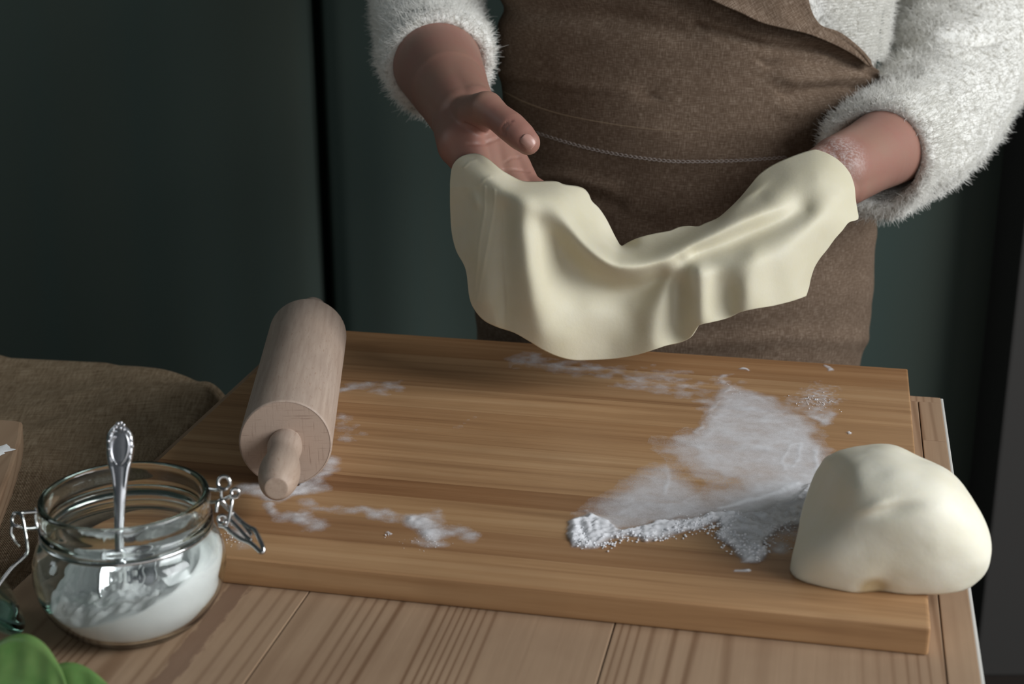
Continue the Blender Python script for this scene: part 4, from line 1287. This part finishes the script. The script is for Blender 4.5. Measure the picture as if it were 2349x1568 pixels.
# ---- fluff on the wool: short fibres, nobody could count them
def fuzz(V, rdv, nrow, parent, count, seed, keep_fn=None, lmin=.004, lmax=.010):
    r = np.random.default_rng(seed)
    Xp, Yp, Dp_ = pj(V)
    vis = np.where((Xp > -80) & (Xp < 2440) & (Yp > -120) & (Yp < 700) & (np.arange(len(V)) < nrow))[0]
    i = r.choice(vis, count); 
    p = V[i] + (V[np.minimum(i + 1, len(V) - 1)] - V[i]) * r.random((count, 1)) * .9
    bad = np.linalg.norm(p - V[i], axis=1) > .01; p[bad] = V[i][bad]
    nrm = rdv[i] + r.normal(0, .45, (count, 3)); nrm /= np.linalg.norm(nrm, axis=1)[:, None]
    L = r.uniform(lmin, lmax, (count, 1)) * (r.random((count, 1)) ** .5)
    bend = r.normal(0, .5, (count, 3))
    pts = np.stack([p - nrm * .001, p + nrm * L * .5 + bend * L * .12, p + nrm * L + bend * L * .45], 1)
    hc = bpy.data.hair_curves.new('wool_fluff'); hc.add_curves([3] * count)
    hc.attributes['position'].data.foreach_set('vector', (pts - PO).astype(np.float32).ravel())
    ra = hc.attributes.new('radius', 'FLOAT', 'POINT') if 'radius' not in hc.attributes else hc.attributes['radius']
    ra.data.foreach_set('value', np.tile(np.array([.00016, .00012, .00005], np.float32), count))
    hc.materials.append(M_FUZZ)
    o = bpy.data.objects.new('wool_fluff', hc); COL.objects.link(o); o.parent = parent; o['kind'] = 'stuff'
    return o
fuzz(SL[1], SL[2], (SL[3] + 12) * SL[4], SL[0], 26000, 5)
fuzz(SR[1], SR[2], (SR[3] + 12) * SR[4], SR[0], 42000, 6)
jr = V * 0 if False else None
JV = np.array([torso(a_, z) for z in np.linspace(.95, 1.2, 90) for a_ in np.linspace(.3, 1.7, 90)])
xj, yj, _ = pj(JV); JV = JV[(xj > np.interp(yj, [-200, 0, 60, 140, 150], [1830, 1880, 1905, 1999, 2600]))]
JN = JV - core - np.stack([np.zeros(len(JV)), np.zeros(len(JV)), JV[:, 2]], 1); JN /= np.linalg.norm(JN, axis=1)[:, None]
fuzz(JV, JN, len(JV), jum, 9000, 7)

# ---- apron
LX = np.array([(-900, 1260), (-400, 1180), (0, 1128), (150, 1133), (230, 1130), (300, 1110), (475, 1062), (560, 1040), (690, 1024), (770, 1017), (900, 1012), (1300, 1010)], float)
RX = np.array([(-900, 1640), (-400, 1740), (0, 1857), (35, 1868), (57, 1885), (75, 1930), (100, 1965), (140, 2004), (200, 2030), (300, 2040), (475, 2046), (560, 2031), (620, 2021), (690, 2008), (740, 2001), (800, 1996), (835, 1992), (1300, 1985)], float)
na_, nz_ = 180, 220
zs = np.linspace(1.30, .42, nz_)
AV = np.zeros((nz_, na_, 3)); AUV = np.zeros((nz_, na_, 2))
phs = np.linspace(-1.75, 1.75, 240)
for j, z in enumerate(zs):
    pts = np.array([torso(p_, z, .005) for p_ in phs])
    X_, Y_, _ = pj(pts)
    i0, i1 = int(np.argmin(X_)), int(np.argmax(X_))
    lx = np.interp(Y_[120], LX[:, 0], LX[:, 1]); rx = np.interp(Y_[i1], RX[:, 0], RX[:, 1])
    lx += 3 * math.sin(z * 90) + 2 * math.sin(z * 210); rx += 3 * math.sin(z * 120) + 2 * math.sin(z * 260 + 1)
    pl = np.interp(lx, X_[i0:i1 + 1], phs[i0:i1 + 1]); pr_ = np.interp(rx, X_[i0:i1 + 1], phs[i0:i1 + 1])
    if lx <= X_[i0] + 2: pl = phs[i0] - .12
    for i in range(na_):
        p_ = pl + (pr_ - pl) * i / (na_ - 1)
        AV[j, i] = torso(p_, z, .005)
        AUV[j, i] = (p_ * .18, z)
A = AV.reshape(-1, 3)
aX, aY, aD = pj(A)
an = A - core - np.stack([np.zeros(len(A)), np.zeros(len(A)), A[:, 2]], 1); an /= np.linalg.norm(an, axis=1)[:, None]
ad = n3(A, 9, 2) * .010 + n3(A * np.array([1, 1, 3.0]) + 3, 14, 2) * .005
for pts, w_, am in (
    ([(1995, 155), (1900, 120), (1760, 105), (1600, 60)], 14, -.0035), ([(2000, 150), (1930, 100), (1850, 85)], 16, .005),
    ([(2005, 175), (1930, 148), (1840, 138), (1760, 150)], 10, -.0035), ([(2005, 165), (1920, 172), (1800, 180)], 20, .004),
    ([(1990, 205), (1930, 205), (1860, 212), (1800, 218)], 10, -.004), ([(1985, 225), (1900, 245), (1800, 255)], 22, .003),
    ([(1150, 165), (1300, 200), (1450, 215)], 26, .002), ([(1180, 190), (1350, 215), (1500, 222)], 12, -.0015),
    ([(1130, 20), (1300, 30), (1450, 50), (1580, 80)], 40, -.004), ([(1500, 790), (1800, 770), (1980, 780)], 30, .002),
    ([(1160, 420), (1300, 440), (1420, 470)], 20, -.002), ([(1170, 395), (1300, 405), (1400, 430)], 16, .002)):
    ad += 1.7 * am * np.exp(-(seg_d(aX, aY, pts) / w_) ** 2)
# waistband is a second layer: a step along its lower stitched seam and its upper seam
A = A + an * (ad + .001)[:, None]
apron = obj('apron', A - PO, grid_faces(nz_, na_), M_LINEN, per)
set_uv(apron.data, AUV.reshape(-1, 2))
s = apron.modifiers.new('t', 'SOLIDIFY'); s.thickness = .0012; s.offset = 0
# bvh for laying things onto the apron
bvh = BVHTree.FromPolygons([tuple(p) for p in A], grid_faces(nz_, na_))
def on_apron(px, py, lift=.0):
    r_ = Vector(ray(px, py)); h_ = bvh.ray_cast(Vector(CAM), r_)
    if h_[0] is None: return hit(px, py, .006 + lift)
    p = np.array(h_[0]); n__ = np.array(h_[1])
    if n__ @ ray(px, py) > 0: n__ = -n__
    return p + n__ * lift
def seam(pts, name, r_, lift, mat, n=80):
    C = catmull(np.array(pts, float), n)
    P = np.array([on_apron(x, y, lift) for x, y in C])
    V, F = tube(P - PO, r_, 6); return obj(name, V, F, mat, apron)
t = NT('linen_seam'); t.base(sr(146, 126, 102)); t.set(Roughness=.95); M_SEAM = t.m
seam([(1157, 210), (1200, 232), (1260, 254), (1320, 269), (1390, 282), (1430, 288), (1500, 296), (1600, 302), (1700, 300), (1770, 296), (1804, 292)], 'seam', np.linspace(.0008, .0003, 80), .0002, M_SEAM)
t = NT('linen_seam_dark'); t.base(sr(80, 62, 48)); t.set(Roughness=.95); M_SEAMD = t.m
seam([(1804, 292), (1806, 320), (1803, 352), (1801, 366)], 'seam', .0004, .0001, M_SEAMD, 20)
# chain stitch: little links along the lower seam
C = catmull(np.array([(1215, 299), (1255, 312), (1300, 326), (1360, 342), (1420, 354), (1480, 363), (1540, 369), (1600, 370), (1680, 368), (1750, 364), (1804, 360)], float), 400)
Lc = np.r_[0, np.cumsum(np.linalg.norm(np.diff(C, axis=0), axis=1))]
mb = MB()
for s0 in np.arange(2, Lc[-1] - 6, 11.0):
    x0, y0 = [np.interp(s0, Lc, C[:, k]) for k in (0, 1)]; x1, y1 = [np.interp(s0 + 12.5, Lc, C[:, k]) for k in (0, 1)]
    dx, dy = x1 - x0, y1 - y0; ln = math.hypot(dx, dy); ux, uy = dx / ln, dy / ln
    for sg in (1, -1):
        P = np.array([on_apron(x0, y0, .0004), on_apron((x0 + x1) / 2 - uy * 3.0 * sg, (y0 + y1) / 2 + ux * 3.0 * sg, .0009), on_apron(x1, y1, .0006)])
        V, F = tube(catmull(P, 5) - PO, [.00022, .00034, .00038, .00034, .00022], 6); mb.add(V, F)
t = NT('grey_thread'); t.base(sr(160, 150, 144)); t.set(Roughness=.9); M_THREAD = t.m
mb.obj('chain_stitch', M_THREAD, apron, label='pale grey chain stitch along the waistband')
# wrapped upper layer of the apron coming over from the top right
low = np.array([(1180, -420), (1350, -190), (1520, -60), (1632, 0), (1700, 30), (1742, 50), (1790, 62), (1850, 76), (1910, 100), (1955, 124), (1992, 152)], float)
upp = np.array([(1690, -500), (1760, -260), (1815, -110), (1850, -15), (1860, 20), (1870, 42), (1887, 60), (1925, 74), (1958, 98), (1985, 124), (2000, 150)], float)
nt_, nw_ = 110, 30
cl_, cu_ = catmull(low, nt_), catmull(upp, nt_)
FVv, FU = [], []
for i in range(nt_):
    for k in range(nw_):
        f_ = k / (nw_ - 1)
        x, y = cl_[i] * (1 - f_) + cu_[i] * f_
        lift = .012 * (1 - f_) ** 1.5 * min(1, (nt_ - i) / 40) + .0055 + .003 * math.sin(f_ * 9 + i * .06) * f_ * (1 - f_) * 2
        p = hit(x, y, .006 + lift); FVv.append(p); FU.append(((p - PO) @ E1 * .8 + p[2] * .5, p[2] * .8 - (p - PO) @ E1 * .5))
flap = obj('apron_bib', np.array(FVv) - PO, grid_faces(nt_, nw_), M_LINEN, per)
set_uv(flap.data, np.array(FU))
s = flap.modifiers.new('t', 'SOLIDIFY'); s.thickness = .0016; s.offset = 0
